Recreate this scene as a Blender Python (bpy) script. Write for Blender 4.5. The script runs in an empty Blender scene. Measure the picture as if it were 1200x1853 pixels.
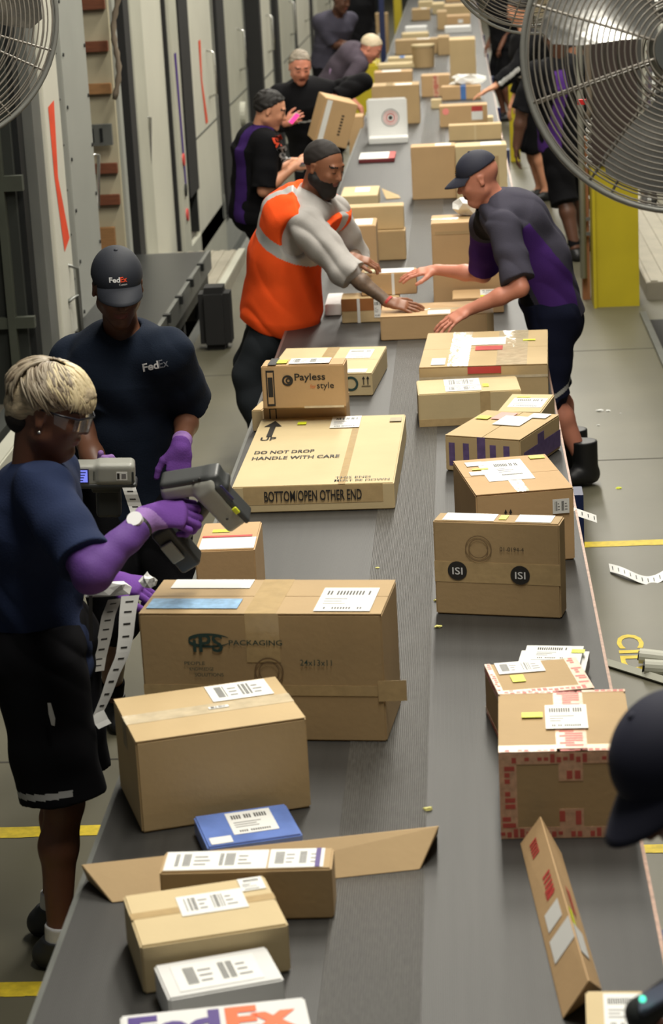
import bpy, bmesh, math, random
import numpy as np
from mathutils import Vector, Matrix
from mathutils.bvhtree import BVHTree
random.seed(4)
SC = bpy.context.scene
COL = SC.collection
# ------------------------------------------------------------ camera
FPX = 4000.0
CAMP = np.array([0., 0., 2.79])
_d = np.array([(818-600)/FPX, (213+926.5)/FPX, -1.]); _d /= np.linalg.norm(_d)
_r = math.radians(2.0)
_u = np.array([-math.sin(_r), math.cos(_r), 0.]); _u = _u-_d*_u.dot(_d); _u /= np.linalg.norm(_u)
CR = np.stack([np.cross(_d, _u), _d, _u])
cam = bpy.data.cameras.new('camera'); camo = bpy.data.objects.new('camera', cam); COL.objects.link(camo)
camo.matrix_world = Matrix([[*CR[0], 0], [*CR[1], 0], [*CR[2], CAMP[2]], [0, 0, 0, 1]])
cam.sensor_fit = 'VERTICAL'; cam.sensor_height = 36; cam.lens = FPX/1853*36
cam.clip_end = 200
cam.dof.use_dof = True; cam.dof.focus_distance = 7.4; cam.dof.aperture_fstop = 5.6
SC.camera = camo
# ------------------------------------------------------------ light
SC.view_settings.view_transform = 'Standard'; SC.view_settings.look = 'None'
SC.view_settings.gamma = 1; SC.view_settings.use_curve_mapping = False
SC.view_settings.exposure = 0.0
w = bpy.data.worlds.new('world'); SC.world = w; w.use_nodes = True
w.node_tree.nodes['Background'].inputs[0].default_value = (.86, .86, .80, 1)
w.node_tree.nodes['Background'].inputs[1].default_value = 0.09
def area(x, y, z, sx, sy, p, col=(1, .95, .84)):
    l = bpy.data.lights.new('ceiling_lamp', 'AREA'); l.shape = 'RECTANGLE'; l.size = sx; l.size_y = sy
    l.energy = p; l.color = col
    o = bpy.data.objects.new('ceiling_lamp', l); COL.objects.link(o); o.location = (x, y, z)
for y in (4.5, 9.5, 14.5, 19.5, 25, 31, 38, 47):
    area(.25, y, 6.2, .7, 3.6, 355)

def at(px, py, z):
    c = np.array([(px-600)/FPX, -(py-926.5)/FPX, -1.]); v = CR @ c
    return CAMP+v*((z-CAMP[2])/v[2])
def V(px, py, Y):
    c = np.array([(px-600)/FPX, -(py-926.5)/FPX, -1.]); v = CR @ c
    return CAMP+v*(Y/v[1])
def proj(p):
    c = CR.T @ (np.asarray(p, float)-CAMP)
    return 600+FPX*c[0]/-c[2], 926.5-FPX*c[1]/-c[2]
# ------------------------------------------------------------ materials
def lin(c): return tuple((x/255/12.92 if x/255 <= .04045 else ((x/255+.055)/1.055)**2.4) for x in c)
MC = {}
def mat(name, c, rough=.6, metal=0, var=.12, scale=8, bump=0, bscale=200, emit=0, trans=0, alpha=1, stretch=None, spec=.5):
    if name in MC: return MC[name]
    m = bpy.data.materials.new(name); m.use_nodes = True; nt = m.node_tree; N = nt.nodes; L = nt.links
    b = N['Principled BSDF']; c = lin(c)
    b.inputs['Roughness'].default_value = rough; b.inputs['Metallic'].default_value = metal
    b.inputs['Specular IOR Level'].default_value = spec
    tc = N.new('ShaderNodeTexCoord'); mp = N.new('ShaderNodeMapping'); L.new(tc.outputs['Object'], mp.inputs[0])
    if stretch: mp.inputs['Scale'].default_value = stretch
    nz = N.new('ShaderNodeTexNoise'); nz.inputs['Scale'].default_value = scale; nz.inputs['Detail'].default_value = 5
    L.new(mp.outputs[0], nz.inputs[0])
    r = N.new('ShaderNodeValToRGB'); e = r.color_ramp.elements
    e[0].position = .3; e[1].position = .7
    e[0].color = (*[x*(1-var) for x in c], 1); e[1].color = (*[min(1, x*(1+var)) for x in c], 1)
    L.new(nz.outputs['Fac'], r.inputs[0]); L.new(r.outputs[0], b.inputs['Base Color'])
    if bump:
        n2 = N.new('ShaderNodeTexNoise'); n2.inputs['Scale'].default_value = bscale; L.new(mp.outputs[0], n2.inputs[0])
        bm = N.new('ShaderNodeBump'); bm.inputs['Strength'].default_value = bump; bm.inputs['Distance'].default_value = .004
        L.new(n2.outputs['Fac'], bm.inputs['Height']); L.new(bm.outputs[0], b.inputs['Normal'])
    if emit:
        b.inputs['Emission Color'].default_value = (*c, 1); b.inputs['Emission Strength'].default_value = emit
    if trans: b.inputs['Transmission Weight'].default_value = trans
    b.inputs['Alpha'].default_value = alpha
    MC[name] = m; return m
CARD = mat('cardboard', (190, 165, 122), .75, var=.05, scale=5, bump=.12, bscale=60)
CARD2 = mat('cardboard_warm', (188, 155, 112), .75, var=.05, scale=5, bump=.12, bscale=60)
CARD3 = mat('cardboard_pale', (200, 180, 138), .75, var=.05, scale=5, bump=.12, bscale=60)
CARD4 = mat('cardboard_brown', (174, 147, 106), .75, var=.06, scale=5, bump=.12, bscale=60)
DEDGE = mat('board_core', (110, 85, 52), .9)
TAPE = mat('packing_tape', (186, 160, 116), .22, var=.08, scale=30, bump=.2, bscale=40)
TAPE2 = mat('clear_tape', (206, 190, 160), .12, var=.12, scale=30, bump=.5, bscale=30)
WHITE = mat('label_white', (226, 226, 222), .55, var=.02)
WCARD = mat('white_board', (214, 214, 212), .6, var=.03)
INK = mat('ink_black', (38, 36, 34), .6)
GINK = mat('ink_grey', (120, 118, 118), .6)
RINK = mat('ink_red', (188, 62, 58), .6)
RTAPE = mat('red_tape', (204, 164, 134), .3, var=.2, scale=60)
RTICK = mat('red_tick', (186, 84, 74), .5)
PTAPE = mat('purple_tape', (100, 82, 126), .3, var=.2, scale=50)
YEL = mat('sticker_yellow', (222, 230, 50), .5, var=.02)
BLUEB = mat('blue_wrap', (98, 124, 190), .25, var=.15, scale=14, bump=.5, bscale=14)
FEDP = mat('logo_purple', (62, 30, 120), .5, var=.02)
FEDO = mat('logo_orange', (240, 96, 30), .5, var=.02)
LOGW = mat('logo_white', (232, 232, 232), .6, var=.02)
TEAL = mat('ink_green', (40, 66, 62), .6)
BLUEI = mat('ink_blue', (130, 170, 205), .6, var=.2, scale=60)
RIMM = mat('fan_rim', (128, 128, 122), .4, .1)
METAL = mat('grey_metal', (120, 122, 118), .4, .7)
DMETAL = mat('dark_metal', (38, 40, 40), .45, .5)
NAVYP = mat('navy_paint', (26, 38, 78), .45)
WPAINT = mat('white_paint', (180, 180, 166), .45, var=.06, scale=3)
GPANEL = mat('grey_panel', (152, 154, 147), .5, var=.04, scale=3)
GPOST = mat('grey_post', (92, 94, 90), .5, var=.1, scale=4)
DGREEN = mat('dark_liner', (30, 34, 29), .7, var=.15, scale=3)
BLACK = mat('rubber_and_shade_black', (20, 20, 20), .7)  # rubber parts, also the painted dark of door gaps and pit
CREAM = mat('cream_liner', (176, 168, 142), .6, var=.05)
WOOD = mat('wood_slat', (110, 62, 38), .6, var=.25, scale=10, stretch=(1, 12, 12))
WOODL = mat('wood_slat_light', (150, 110, 68), .6, var=.2, scale=10, stretch=(1, 12, 12))
YPAINT = mat('yellow_paint', (188, 170, 30), .45, var=.07, scale=4)
YLINE = mat('yellow_line', (205, 180, 40), .6, var=.2, scale=30)
ORX = mat('orange_mark', (222, 74, 40), .5)
SILV = mat('silver_metal', (190, 190, 186), .25, .9, var=.1, scale=20, bump=.3, bscale=30)
FANW = mat('fan_wire', (138, 132, 122), .4, .15)
BROWNR = mat('aged_cord', (120, 108, 92), .8)

# ------------------------------------------------------------ mesh helpers
def link(name, verts, faces, m, parent=None, smooth=False, mi=None):
    me = bpy.data.meshes.new(name)
    if isinstance(verts, np.ndarray) and isinstance(faces, np.ndarray):
        me.from_pydata(verts.tolist(), [], faces.tolist())
    else: me.from_pydata([tuple(v) for v in verts], [], faces)
    ms = m if isinstance(m, (list, tuple)) else [m]
    for x in ms: me.materials.append(x)
    if mi is not None: me.polygons.foreach_set('material_index', np.asarray(mi, dtype=np.int32))
    if smooth: me.polygons.foreach_set('use_smooth', [True]*len(me.polygons))
    me.update()
    o = bpy.data.objects.new(name, me); COL.objects.link(o)
    if parent: o.parent = parent
    return o
class MB:
    def __init__(s): s.v = []; s.f = []; s.m = []
    def add(s, vs, fs, mi=0):
        n = len(s.v); s.v += [tuple(float(t) for t in x) for x in vs]; s.f += [[i+n for i in f] for f in fs]; s.m += [mi]*len(fs); return s
    def box(s, x0, x1, y0, y1, z0, z1, mi=0):
        return s.add([(x, y, z) for z in (z0, z1) for x, y in ((x0, y0), (x1, y0), (x1, y1), (x0, y1))],
                     [[3, 2, 1, 0], [4, 5, 6, 7], [0, 1, 5, 4], [1, 2, 6, 5], [2, 3, 7, 6], [3, 0, 4, 7]], mi)
    def tube(s, pts, r, n=8, mi=0, closed=False):
        pts = [np.array(p, float) for p in pts]; k = len(pts); vs = []
        up = None
        for i, p in enumerate(pts):
            a = pts[(i-1) % k] if (closed or i > 0) else p; b = pts[(i+1) % k] if (closed or i < k-1) else p
            t = b-a; t /= (np.linalg.norm(t)+1e-9)
            if up is None: up = np.array([0, 0, 1.]) if abs(t[2]) < .8 else np.array([1., 0, 0])
            u = up-t*up.dot(t); u /= (np.linalg.norm(u)+1e-9); up = u; v = np.cross(t, u)
            rr = r[i] if isinstance(r, (list, tuple)) else r
            vs += [p+rr*(math.cos(q*2*math.pi/n)*u+math.sin(q*2*math.pi/n)*v) for q in range(n)]
        fs = []
        for i in range(k if closed else k-1):
            j = (i+1) % k
            fs += [[i*n+q, i*n+(q+1) % n, j*n+(q+1) % n, j*n+q] for q in range(n)]
        if not closed: fs += [list(range(n))[::-1], [(k-1)*n+q for q in range(n)]]
        return s.add(vs, fs, mi)
    def build(s, name, m, parent=None, smooth=False, bevel=0):
        o = link(name, s.v, s.f, m, parent, smooth, s.m)
        if bevel:
            bm = bmesh.new(); bm.from_mesh(o.data)
            bmesh.ops.bevel(bm, geom=bm.edges[:], offset=bevel, segments=2, affect='EDGES', clamp_overlap=True)
            bm.to_mesh(o.data); bm.free()
        return o
def empty(name, loc=(0, 0, 0), rz=0):
    o = bpy.data.objects.new(name, None); COL.objects.link(o); o.location = Vector([float(t) for t in loc]); o.rotation_euler = (0, 0, rz)
    o.empty_display_size = .05; return o
def tag(o, label=None, cat=None, group=None, kind=None):
    if label: o['label'] = label
    if cat: o['category'] = cat
    if group: o['group'] = group
    if kind: o['kind'] = kind
    return o
def struct(name, mb, m, **k): return tag(mb.build(name, m, **k), kind='structure')
TXC = {}
def text_geo(s, off=0):
    k = (s, off)
    if k in TXC: return TXC[k]
    cu = bpy.data.curves.new('t', 'FONT'); cu.body = s; cu.offset = off; cu.resolution_u = 3
    o = bpy.data.objects.new('t', cu); COL.objects.link(o)
    dg = bpy.context.evaluated_depsgraph_get(); me = o.evaluated_get(dg).to_mesh()
    v = np.array([x.co[:2] for x in me.vertices]); f = [list(p.vertices) for p in me.polygons]
    o.evaluated_get(dg).to_mesh_clear(); bpy.data.objects.remove(o); bpy.data.curves.remove(cu)
    mn, mx = v.min(0), v.max(0); v = v-mn
    TXC[k] = (v, f, mx-mn); return TXC[k]
def text_on(name, s, org, ux, uy, W, m, parent, off=0, H=None, rot=0, nrm=None, lift=.0012, target=None):
    """text of width W (height H) with its lower left at org, along ux, uy"""
    v, f, sz = text_geo(s, off); sx = W/sz[0]; sy = (H/sz[1]) if H else sx
    org, ux, uy = (np.asarray(t, float) for t in (org, ux, uy))
    n = np.cross(ux, uy) if nrm is None else nrm
    P = [org+ux*(a*sx)+uy*(b*sy)+n*lift for a, b in v]
    if target is not None:
        out = []
        for p in P:
            h = target.ray_cast(Vector(p+n*.15), Vector(-n), .4)
            out.append(np.array(h[0])+n*lift if h[0] is not None else p)
        P = out
    return link(name, P, f, m, parent)
# ------------------------------------------------------------ cartons
def solve_h(px, py, bot, z0):
    lo, hi = .005, 1.2
    for _ in range(40):
        h = (lo+hi)/2; p = at(px, py, z0+h); p[2] = z0
        if proj(p)[1] < bot: lo = h
        else: hi = h
    return h
BZ = .70
class Face:
    def __init__(s, o, ux, uy, W, H): s.o, s.ux, s.uy, s.W, s.H = (np.array(o, float), np.array(ux, float), np.array(uy, float), W, H); s.n = np.cross(s.ux, s.uy)
    def p(s, u, v, l=0): return s.o+s.ux*u*s.W+s.uy*v*s.H+s.n*l
def rect(mb, F, u0, v0, u1, v1, l, mi=0, skew=0, t=.0006):
    a = [F.p(u0, v0, l), F.p(u1, v0+skew, l), F.p(u1, v1+skew, l), F.p(u0, v1, l)]
    b = [x-F.n*t for x in a]
    mb.add(a+b, [[0, 1, 2, 3], [4, 5, 1, 0], [5, 6, 2, 1], [6, 7, 3, 2], [7, 4, 0, 3]], mi)
def barlabel(F, q, parent, seed=0, name='shipping_label', l=.0012, base=WHITE, ink=INK, rot=False, light=False):
    """white label with printed bars; q = (u0,v0,u1,v1)"""
    R = random.Random(seed); mb = MB(); u0, v0, u1, v1 = q; du, dv = u1-u0, v1-v0
    rect(mb, F, u0, v0, u1, v1, l)
    def r(a, b, c, d, mi=1): rect(mb, F, u0+a*du, v0+b*dv, u0+c*du, v0+d*dv, l+.0004, mi, t=.0002)
    if du*F.W > dv*F.H:      # landscape: two bar blocks and lines
        for k in range(2):
            x = .08+k*.42+R.random()*.06; n = 9
            for i in range(n):
                if R.random() < .75: r(x+.17*i/n, .2, x+.17*(i+.62)/n, .85)
            for j in range(3): r(x+.2, .25+j*.2, x+.2+.08+.08*R.random(), .31+j*.2, 2)
    else:
        n = 14
        for i in range(n):
            if R.random() < .8: r(.1+.8*i/n, .68, .1+.8*(i+.6)/n, .86)
        for j in range(3): r(.1, .5-j*.1, .35+.4*R.random(), .53-j*.1, 2)
        for i in range(n):
            if R.random() < .8: r(.15+.7*i/n, .08, .15+.7*(i+.6)/n, .16)
    mb.build(name, [base, ink, GINK], parent)
ALLB = []
def carton(label, FL, FR, BK, bot, side='L', z0=BZ, h=None, m=CARD, items=(), seam=None, group='boxes on the conveyor belt',
           name='cardboard_box', seed=None, botside='L', cat='box', depth=None, bev=.004):
    if h is None: h = solve_h(*(FL if botside == 'L' else FR), bot, z0)
    a = at(*FL, z0+h); b = at(*FR, z0+h); u = b-a; W = np.linalg.norm(u); u /= W; v = np.array([-u[1], u[0], 0])
    if a[1] > 10: u = np.array([1., 0, 0]); v = np.array([0, 1., 0]); W = float(b[0]-a[0])
    if depth: D = depth
    else: D = float(np.dot(at(*BK, z0+h)-(a if side == 'L' else b), v))
    ALLB.append((label, round(W, 2), round(D, 2), round(h, 2), round(a[0], 2), round(a[1], 2), round(z0, 2)))
    o = empty(name, (a[0], a[1], z0), math.atan2(u[1], u[0]))
    tag(o, label, cat, group)
    e = .0022 if seam else 0
    MB().box(0, W, 0, D, 0, h-e).build('carton_body', m, o, bevel=min(bev, h*.2))
    FT = Face((0, 0, h), (1, 0, 0), (0, 1, 0), W, D)
    fc = {'top': FT, 'front': Face((0, 0, 0), (1, 0, 0), (0, 0, 1), W, h),
          'left': Face((0, D, 0), (0, -1, 0), (0, 0, 1), D, h), 'right': Face((W, 0, 0), (0, 1, 0), (0, 0, 1), D, h)}
    if seam:
        g = .0016
        if seam == 'u': R = ((.001, W-.001, .001, D/2-g), (.001, W-.001, D/2+g, D-.001))
        else: R = ((.001, W/2-g, .001, D-.001), (W/2+g, W-.001, .001, D-.001))
        for x0, x1, y0, y1 in R: MB().box(x0, x1, y0, y1, h-e+.0001, h).build('flap', m, o)
    for k, it in enumerate(sorted(items, key=lambda q: q[0] not in ('tape', 'redtape'))):
        t = it[0]
        if t == 'label': barlabel(fc[it[1]], it[2:6], o, (seed or 0)*7+k+int(FL[0]), l=.0012+.0004*k)
        elif t == 'blank': mb = MB(); rect(mb, fc[it[1]], *it[2:6], .0012+.0004*k); mb.build('shipping_label', WHITE, o)
        elif t == 'sticker': mb = MB(); rect(mb, fc[it[1]], *it[2:6], .0014+.0004*k); mb.build('sticker', it[6] if len(it) > 6 else YEL, o)['label'] = 'bright sticker' if len(it) < 7 else 'coloured sticker'
        elif t == 'tape': mb = MB(); rect(mb, fc[it[1]], *it[2:6], .0007 + .0003*k); mb.build('packing_tape', it[6] if len(it) > 6 else TAPE, o)
        elif t == 'text':   # face,u,v,width fraction,string,mat,off,height m
            F = fc[it[1]]
            text_on('printed_text', it[5], F.p(it[2], it[3]), F.ux, F.uy, it[4]*F.W, it[6], o, it[7] if len(it) > 7 else 0, it[8] if len(it) > 8 else None, lift=.0014+.0003*k)
        elif t == 'disc':   # face,u,v,radius m,mat[,inner]
            F = fc[it[1]]; c = F.p(it[2], it[3], .0013+.0003*k); n = 32; r0 = it[4]; r1 = it[6] if len(it) > 6 else 0
            A = [c+F.ux*r0*math.cos(i*2*math.pi/n)+F.uy*r0*math.sin(i*2*math.pi/n) for i in range(n)]
            if r1:
                B = [c+F.ux*r1*math.cos(i*2*math.pi/n)+F.uy*r1*math.sin(i*2*math.pi/n) for i in range(n)]
                link('printed_mark', A+B, [[i, (i+1) % n, n+(i+1) % n, n+i] for i in range(n)], it[5], o)
            else: link('printed_mark', A, [list(range(n))], it[5], o)
        elif t == 'poly':   # face, mat, points (u,v)
            F = fc[it[1]]; link('printed_mark', [F.p(a_, b_, .0013+.0003*k) for a_, b_ in it[3]], [list(range(len(it[3])))], it[2], o)
        elif t == 'redtape':  # printed red strip with ticks, face,u0,v0,u1,v1
            F = fc[it[1]]; u0, v0, u1, v1 = it[2:6]; mb = MB(); rect(mb, F, u0, v0, u1, v1, .0008); R2 = random.Random(k)
            hor = (u1-u0)*F.W > (v1-v0)*F.H; n = int(max((u1-u0)*F.W, (v1-v0)*F.H)/.014)
            for i in range(n):
                if R2.random() < .3: continue
                a0, a1 = i/n, (i+.7)/n; q0 = R2.choice((.12, .3)); q1 = R2.choice((.6, .88))
                if hor: rect(mb, F, u0+(u1-u0)*a0, v0+(v1-v0)*q0, u0+(u1-u0)*a1, v0+(v1-v0)*q1, .0011, 1, t=.0002)
                else: rect(mb, F, u0+(u1-u0)*q0, v0+(v1-v0)*a0, u0+(u1-u0)*q1, v0+(v1-v0)*a1, .0011, 1, t=.0002)
            mb.build('printed_tape', [RTAPE, RTICK], o)['label'] = 'red printed tape strip'
    return o, fc
# ------------------------------------------------------------ setting
FLOOR = mat('concrete', (90, 87, 71), .45, var=.14, scale=1.4, bump=.05, bscale=30)
BELT = mat('belt_rubber', (44, 43, 41), .52, var=.16, scale=3.5, stretch=(9, .35, 1), bump=.0)
BELTS = mat('belt_ribbed', (64, 63, 60), .42, var=.3, scale=30, stretch=(6, 1, 1))
def ribs(m, sc, st, axis='X'):
    nt = m.node_tree; N = nt.nodes; L = nt.links
    tc = [n for n in N if n.type == 'TEX_COORD'][0]; wv = N.new('ShaderNodeTexWave'); wv.bands_direction = axis; wv.inputs['Scale'].default_value = sc
    L.new(tc.outputs['Object'], wv.inputs[0]); b = N.new('ShaderNodeBump'); b.inputs['Strength'].default_value = st; b.inputs['Distance'].default_value = .002
    L.new(wv.outputs['Fac'], b.inputs['Height']); L.new(b.outputs[0], N['Principled BSDF'].inputs['Normal'])
ribs(BELT, 90, .12); ribs(BELTS, 60, .5)
BX0, BX1 = -.89, .345
struct('floor', MB().box(-1.77, 6, -2, 75, -.12, 0), FLOOR)
struct('trim_1', MB().box(-1.83, -1.77, -2, 75, -.14, .004), METAL)
mb = MB()
for y in (6.9, 10.35, 13.0, 17.5, 22, 27): mb.box(-1.77, -.9, y, y+.012, 0, .001); mb.box(.36, 6, y+.3, y+.312, 0, .001)
struct('floor_joint', mb, mat('joint', (58, 56, 48), .9))
struct('dock_pit_floor', MB().box(-3.2, -1.83, -2, 75, -.7, -.6), DGREEN)
struct('wall_back', MB().box(-8, 8, 62, 62.2, -.1, 7), GPANEL)
# yellow floor lines
def line(x0, x1, y0, y1, label):
    mb = MB(); n = 14
    for i in range(n):
        a = x0+(x1-x0)*i/n; b = x0+(x1-x0)*(i+1)/n
        mb.add([(a, y0+random.uniform(-.003, .003), .0015), (b, y0+random.uniform(-.003, .003), .0015), (b, y1, .0015), (a, y1, .0015)], [[0, 1, 2, 3]])
    tag(mb.build('floor_marking', YLINE), kind='structure')['label'] = label
line(-1.75, -1.12, 6.28, 6.36, 'worn yellow line on the floor behind the woman\'s calves')
line(-1.75, -.95, 5.25, 5.33, 'yellow floor line at the lower left corner')
line(.36, 2.2, 9.18, 9.26, 'yellow floor line right of the belt')
line(.36, 2.2, 6.05, 6.11, 'yellow floor line right of the dark cap')
t_ = text_on('floor_marking', 'CID', (.52, 8.02, .0015), (0, -1, 0), (1, 0, 0), .40, YLINE, None, .02, .1, nrm=np.array([0, 0, 1.]), lift=0); tag(t_, kind='structure')
t_ = text_on('floor_marking', 'DIP', (-1.12, 7.75, .0015), (0, -1, 0), (1, 0, 0), .55, YLINE, None, .02, .12, nrm=np.array([0, 0, 1.]), lift=0); tag(t_, kind='structure')
# conveyor
cv = tag(empty('belt_conveyor', (0, 3, 0)), 'long flat belt conveyor with a ribbed centre band running away between the workers', 'conveyor')
def P_(mb, name, m, **k): o = mb.build(name, m, **k); o.parent = cv; o.matrix_parent_inverse = Matrix.Translation((0, -3, 0)); return o
P_(MB().box(BX0, BX1, -1.5, 60, .685, .6985), 'belt', BELT)
P_(MB().box(-.335, -.135, -1.5, 60, .6985, .6995), 'ribbed_band', BELTS)['label'] = 'lighter ribbed band'
P_(MB().box(BX0-.012, BX0, -1.5, 60, .60, .6995), 'side_rail', METAL)
P_(MB().box(BX1, BX1+.008, -1.5, 60, .64, .6995), 'side_rail', mat('rust_rail', (140, 112, 96), .4, .5, var=.3, scale=40))
P_(MB().box(-.80, .26, -1.5, 60, .45, .684), 'conveyor_frame', NAVYP)
y = -.6
while y < 56:
    for x0, x1 in ((BX0, BX0+.06), (BX1-.05, BX1+.055)):
        P_(MB().box(x0, x1, y, y+.12, 0, .62), 'leg', NAVYP)
    y += (2.4 if y < 4 else 3.6) if y < 30 else 9
# ------------------------------------------------------------ left dock wall
WX = -2.3
def panel(name, y0, y1, z0=.27, z1=4.2, dx=.0, th=.14, m=WPAINT, **k):
    return struct(name, MB().box(WX-th, WX+dx, y0, y1, z0, z1), m, bevel=.006)
panel('trim_2', 11.78, 12.03, dx=.03, m=GPOST)
panel('trim_3', 11.60, 11.76, dx=-.02, m=DMETAL)
d1 = tag(panel('door_1', 12.04, 12.52, dx=.05, m=mat('door_white', (205, 204, 190), .4, var=.04, scale=2)), 'white trailer door edge with an orange mark and a long bar handle')
def child(o, name, mb, m, **k): return mb.build(name, m, parent=o, **k)
X = WX+.052
# orange chevron mark: two bars
def pl(name, pts, m, par): return link(name, [(X, *p) for p in pts]+[(X-.004, *p) for p in pts], [list(range(len(pts)))], m, par)
pl('painted_mark', [(12.15, 1.72), (12.34, 1.74), (12.27, 1.32), (12.16, 1.34)], ORX, d1)['label'] = 'orange painted mark, upper bar'
pl('painted_mark', [(12.16, 1.34), (12.27, 1.32), (12.47, .95), (12.28, .9)], ORX, d1)['label'] = 'orange painted mark, lower bar'
# bar handle
def barhandle(par, Y, z0, z1, off=.06, r=.011, m=METAL):
    child(par, 'bar_handle', MB().tube([(WX+.03, Y, z0), (WX+.03+off, Y+.04, z0+.04), (WX+.03+off, Y+.04, z1-.04), (WX+.03, Y-.02, z1)], r, 8), m, smooth=True)
barhandle(d1, 12.38, -.0+.30, .72+.1, m=METAL)
child(d1, 'bar_handle', MB().tube([(WX+.05, 12.27, .62), (WX+.09, 12.34, .64), (WX+.09, 12.36, .30)], .013, 8), METAL, smooth=True)
panel('trim_4', 12.54, 12.78, dx=.0, m=GPOST)
mb = MB()
for i in range(14): mb.box(WX, WX+.012, 12.55, 12.77, .4+i*.26, .41+i*.26)
struct('trim_5', mb, DMETAL)
gp = panel('wall_panel', 12.80, 13.68, z0=.30, dx=.03, th=.05, m=GPANEL)
mb = MB()
for i in range(12):
    for Y in (12.86, 13.62): mb.tube([(WX+.03, Y, .45+i*.3), (WX+.038, Y, .45+i*.3)], .011, 8)
child(gp, 'rivets', mb, DMETAL); 
panel('trim_6', 13.69, 13.76, z0=.30, dx=.0, th=.05, m=WPAINT)
# trailer A interior (near, dark)
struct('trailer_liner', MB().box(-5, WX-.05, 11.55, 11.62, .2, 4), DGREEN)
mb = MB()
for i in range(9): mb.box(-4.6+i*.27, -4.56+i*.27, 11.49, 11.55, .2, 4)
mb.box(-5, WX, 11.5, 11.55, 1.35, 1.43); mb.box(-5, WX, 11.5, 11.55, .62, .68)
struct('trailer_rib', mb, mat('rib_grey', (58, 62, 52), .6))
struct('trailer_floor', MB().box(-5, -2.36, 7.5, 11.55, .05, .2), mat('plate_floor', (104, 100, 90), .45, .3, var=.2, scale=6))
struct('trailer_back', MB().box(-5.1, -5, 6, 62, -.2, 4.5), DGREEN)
# trailer B interior with wood slats
struct('trailer_side', MB().box(-4.4, WX+.0, 14.86, 14.92, .1, 4.2), CREAM)
struct('trailer_post', MB().box(WX-.02, WX+.02, 14.93, 15.0, .1, 4.2), GPANEL)
for i, yy in enumerate((-70, 7, 84, 161, 306, 363)):
    z = V(190, yy, 14.8)[2]
    tag(MB().box(-4.3, WX-.01, 14.81, 14.856, z-.035, z+.035).build('wood_slat', WOOD if i not in (3, ) else WOODL, bevel=.004), kind='structure')
z = V(190, 243, 14.8)[2]
mb = MB().box(-2.62, WX-.02, 14.76, 14.80, z-.07, z+.07, 0)
for i in range(4): mb.box(-2.58+i*.06, -2.56+i*.06, 14.755, 14.76, z-.045, z+.045, 1)
struct('vent_plate', mb, [GPOST, DMETAL])
struct('plywood_sheet', MB().box(-2.75, WX-.06, 14.80, 14.85, V(200, 470, 14.8)[2], V(200, 412, 14.8)[2]), WOODL)
# hanging rope
pts = [V(210+5*math.sin(i*.5), y, 14.6) for i, y in enumerate(range(-60, 190, 12))]
tag(MB().tube(pts, [.022 if i % 2 else .014 for i in range(len(pts))], 7).build('rope', BROWNR, smooth=True), 'frayed twisted rope hanging beside the wood slats of the open trailer', 'rope')
panel('trim_7', 14.95, 15.2, m=GPANEL, dx=.0); panel('trim_8', 15.2, 15.66, m=GPOST, dx=-.05)
panel('trim_9', 15.68, 16.24, z0=.12, dx=.03)
d2 = tag(panel('door_2', 16.30, 17.55, dx=.0, z0=-.3, m=mat('door_white', (205, 204, 190))), 'white trailer door with a slim bar handle behind the young man\'s cap')
def hnd(par, px, y0, y1, Y, r=.011): 
    a = V(px, y0, Y); b = V(px, y1, Y); x = a[0]
    child(par, 'bar_handle', MB().tube([(x-.06, Y-.04, a[2]), (x, Y, a[2]-.01), (b[0], Y, b[2]+.01), (b[0]-.06, Y-.04, b[2])], r, 8), SILV, smooth=True)
hnd(d2, 272, 210, 305, 16.2); hnd(gp, 178, 277, 378, 13.75)
d3 = tag(panel('door_3', 17.6, 18.05, dx=.06, z0=.0, th=.0), 'white trailer door edge with a purple strip and round reflectors')
X = WX+.062
z_ = lambda px, py, Y: V(px, py, Y)[2]
pl('logo_strip', [(17.70, 1.6), (17.84, 1.6), (17.95, .45), (17.84, .45)], FEDP, d3)
for py in (290, 345, 390):
    zz = z_(318, py, 17.8); mb = MB(); mb.tube([(X-.002, 17.82, zz), (X+.012, 17.82, zz)], .05, 16)
    mb.build('reflector', DMETAL if py == 345 else RINK, d3, smooth=False)
hnd(d3, 325, 228, 285, 17.9, .013)
# opening C with diamond plate floor
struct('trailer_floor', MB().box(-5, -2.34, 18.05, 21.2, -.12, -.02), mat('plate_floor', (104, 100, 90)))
struct('trailer_liner', MB().box(-5, WX-.0, 19.08, 19.14, -.02, 4), mat('interior_shade', (20, 22, 20), .8))  # black colour stands in for the dark inside of the open trailer
struct('gap_shade_strip', MB().box(WX-.05, WX+.02, 18.5, 19.15, .35, 4.2), BLACK)  # black slab painted in as the darkness of the opening
struct('dock_face', MB().box(-2.42, -2.3, 17.9, 21.3, -.6, -.06), WPAINT)
struct('dock_face', MB().box(-2.45, -2.36, -2, 17.9, -.6, .25), DGREEN)
struct('dock_face', MB().box(-2.42, -2.3, 21.3, 62, -.6, -.0), GPANEL)
for y0, y1 in ((15.35, 15.6), (17.56, 17.6), (21.35, 22.05), (24.5, 24.72), (26.9, 27.25), (30.0, 30.22), (33.3, 33.8)): struct('gap_shade_strip', MB().box(-2.4, -2.14 if y0 > 24 else WX+.03, y0, y1, -.2, 4.2), BLACK)  # black strips added as the shade in the gaps along the doors
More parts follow.
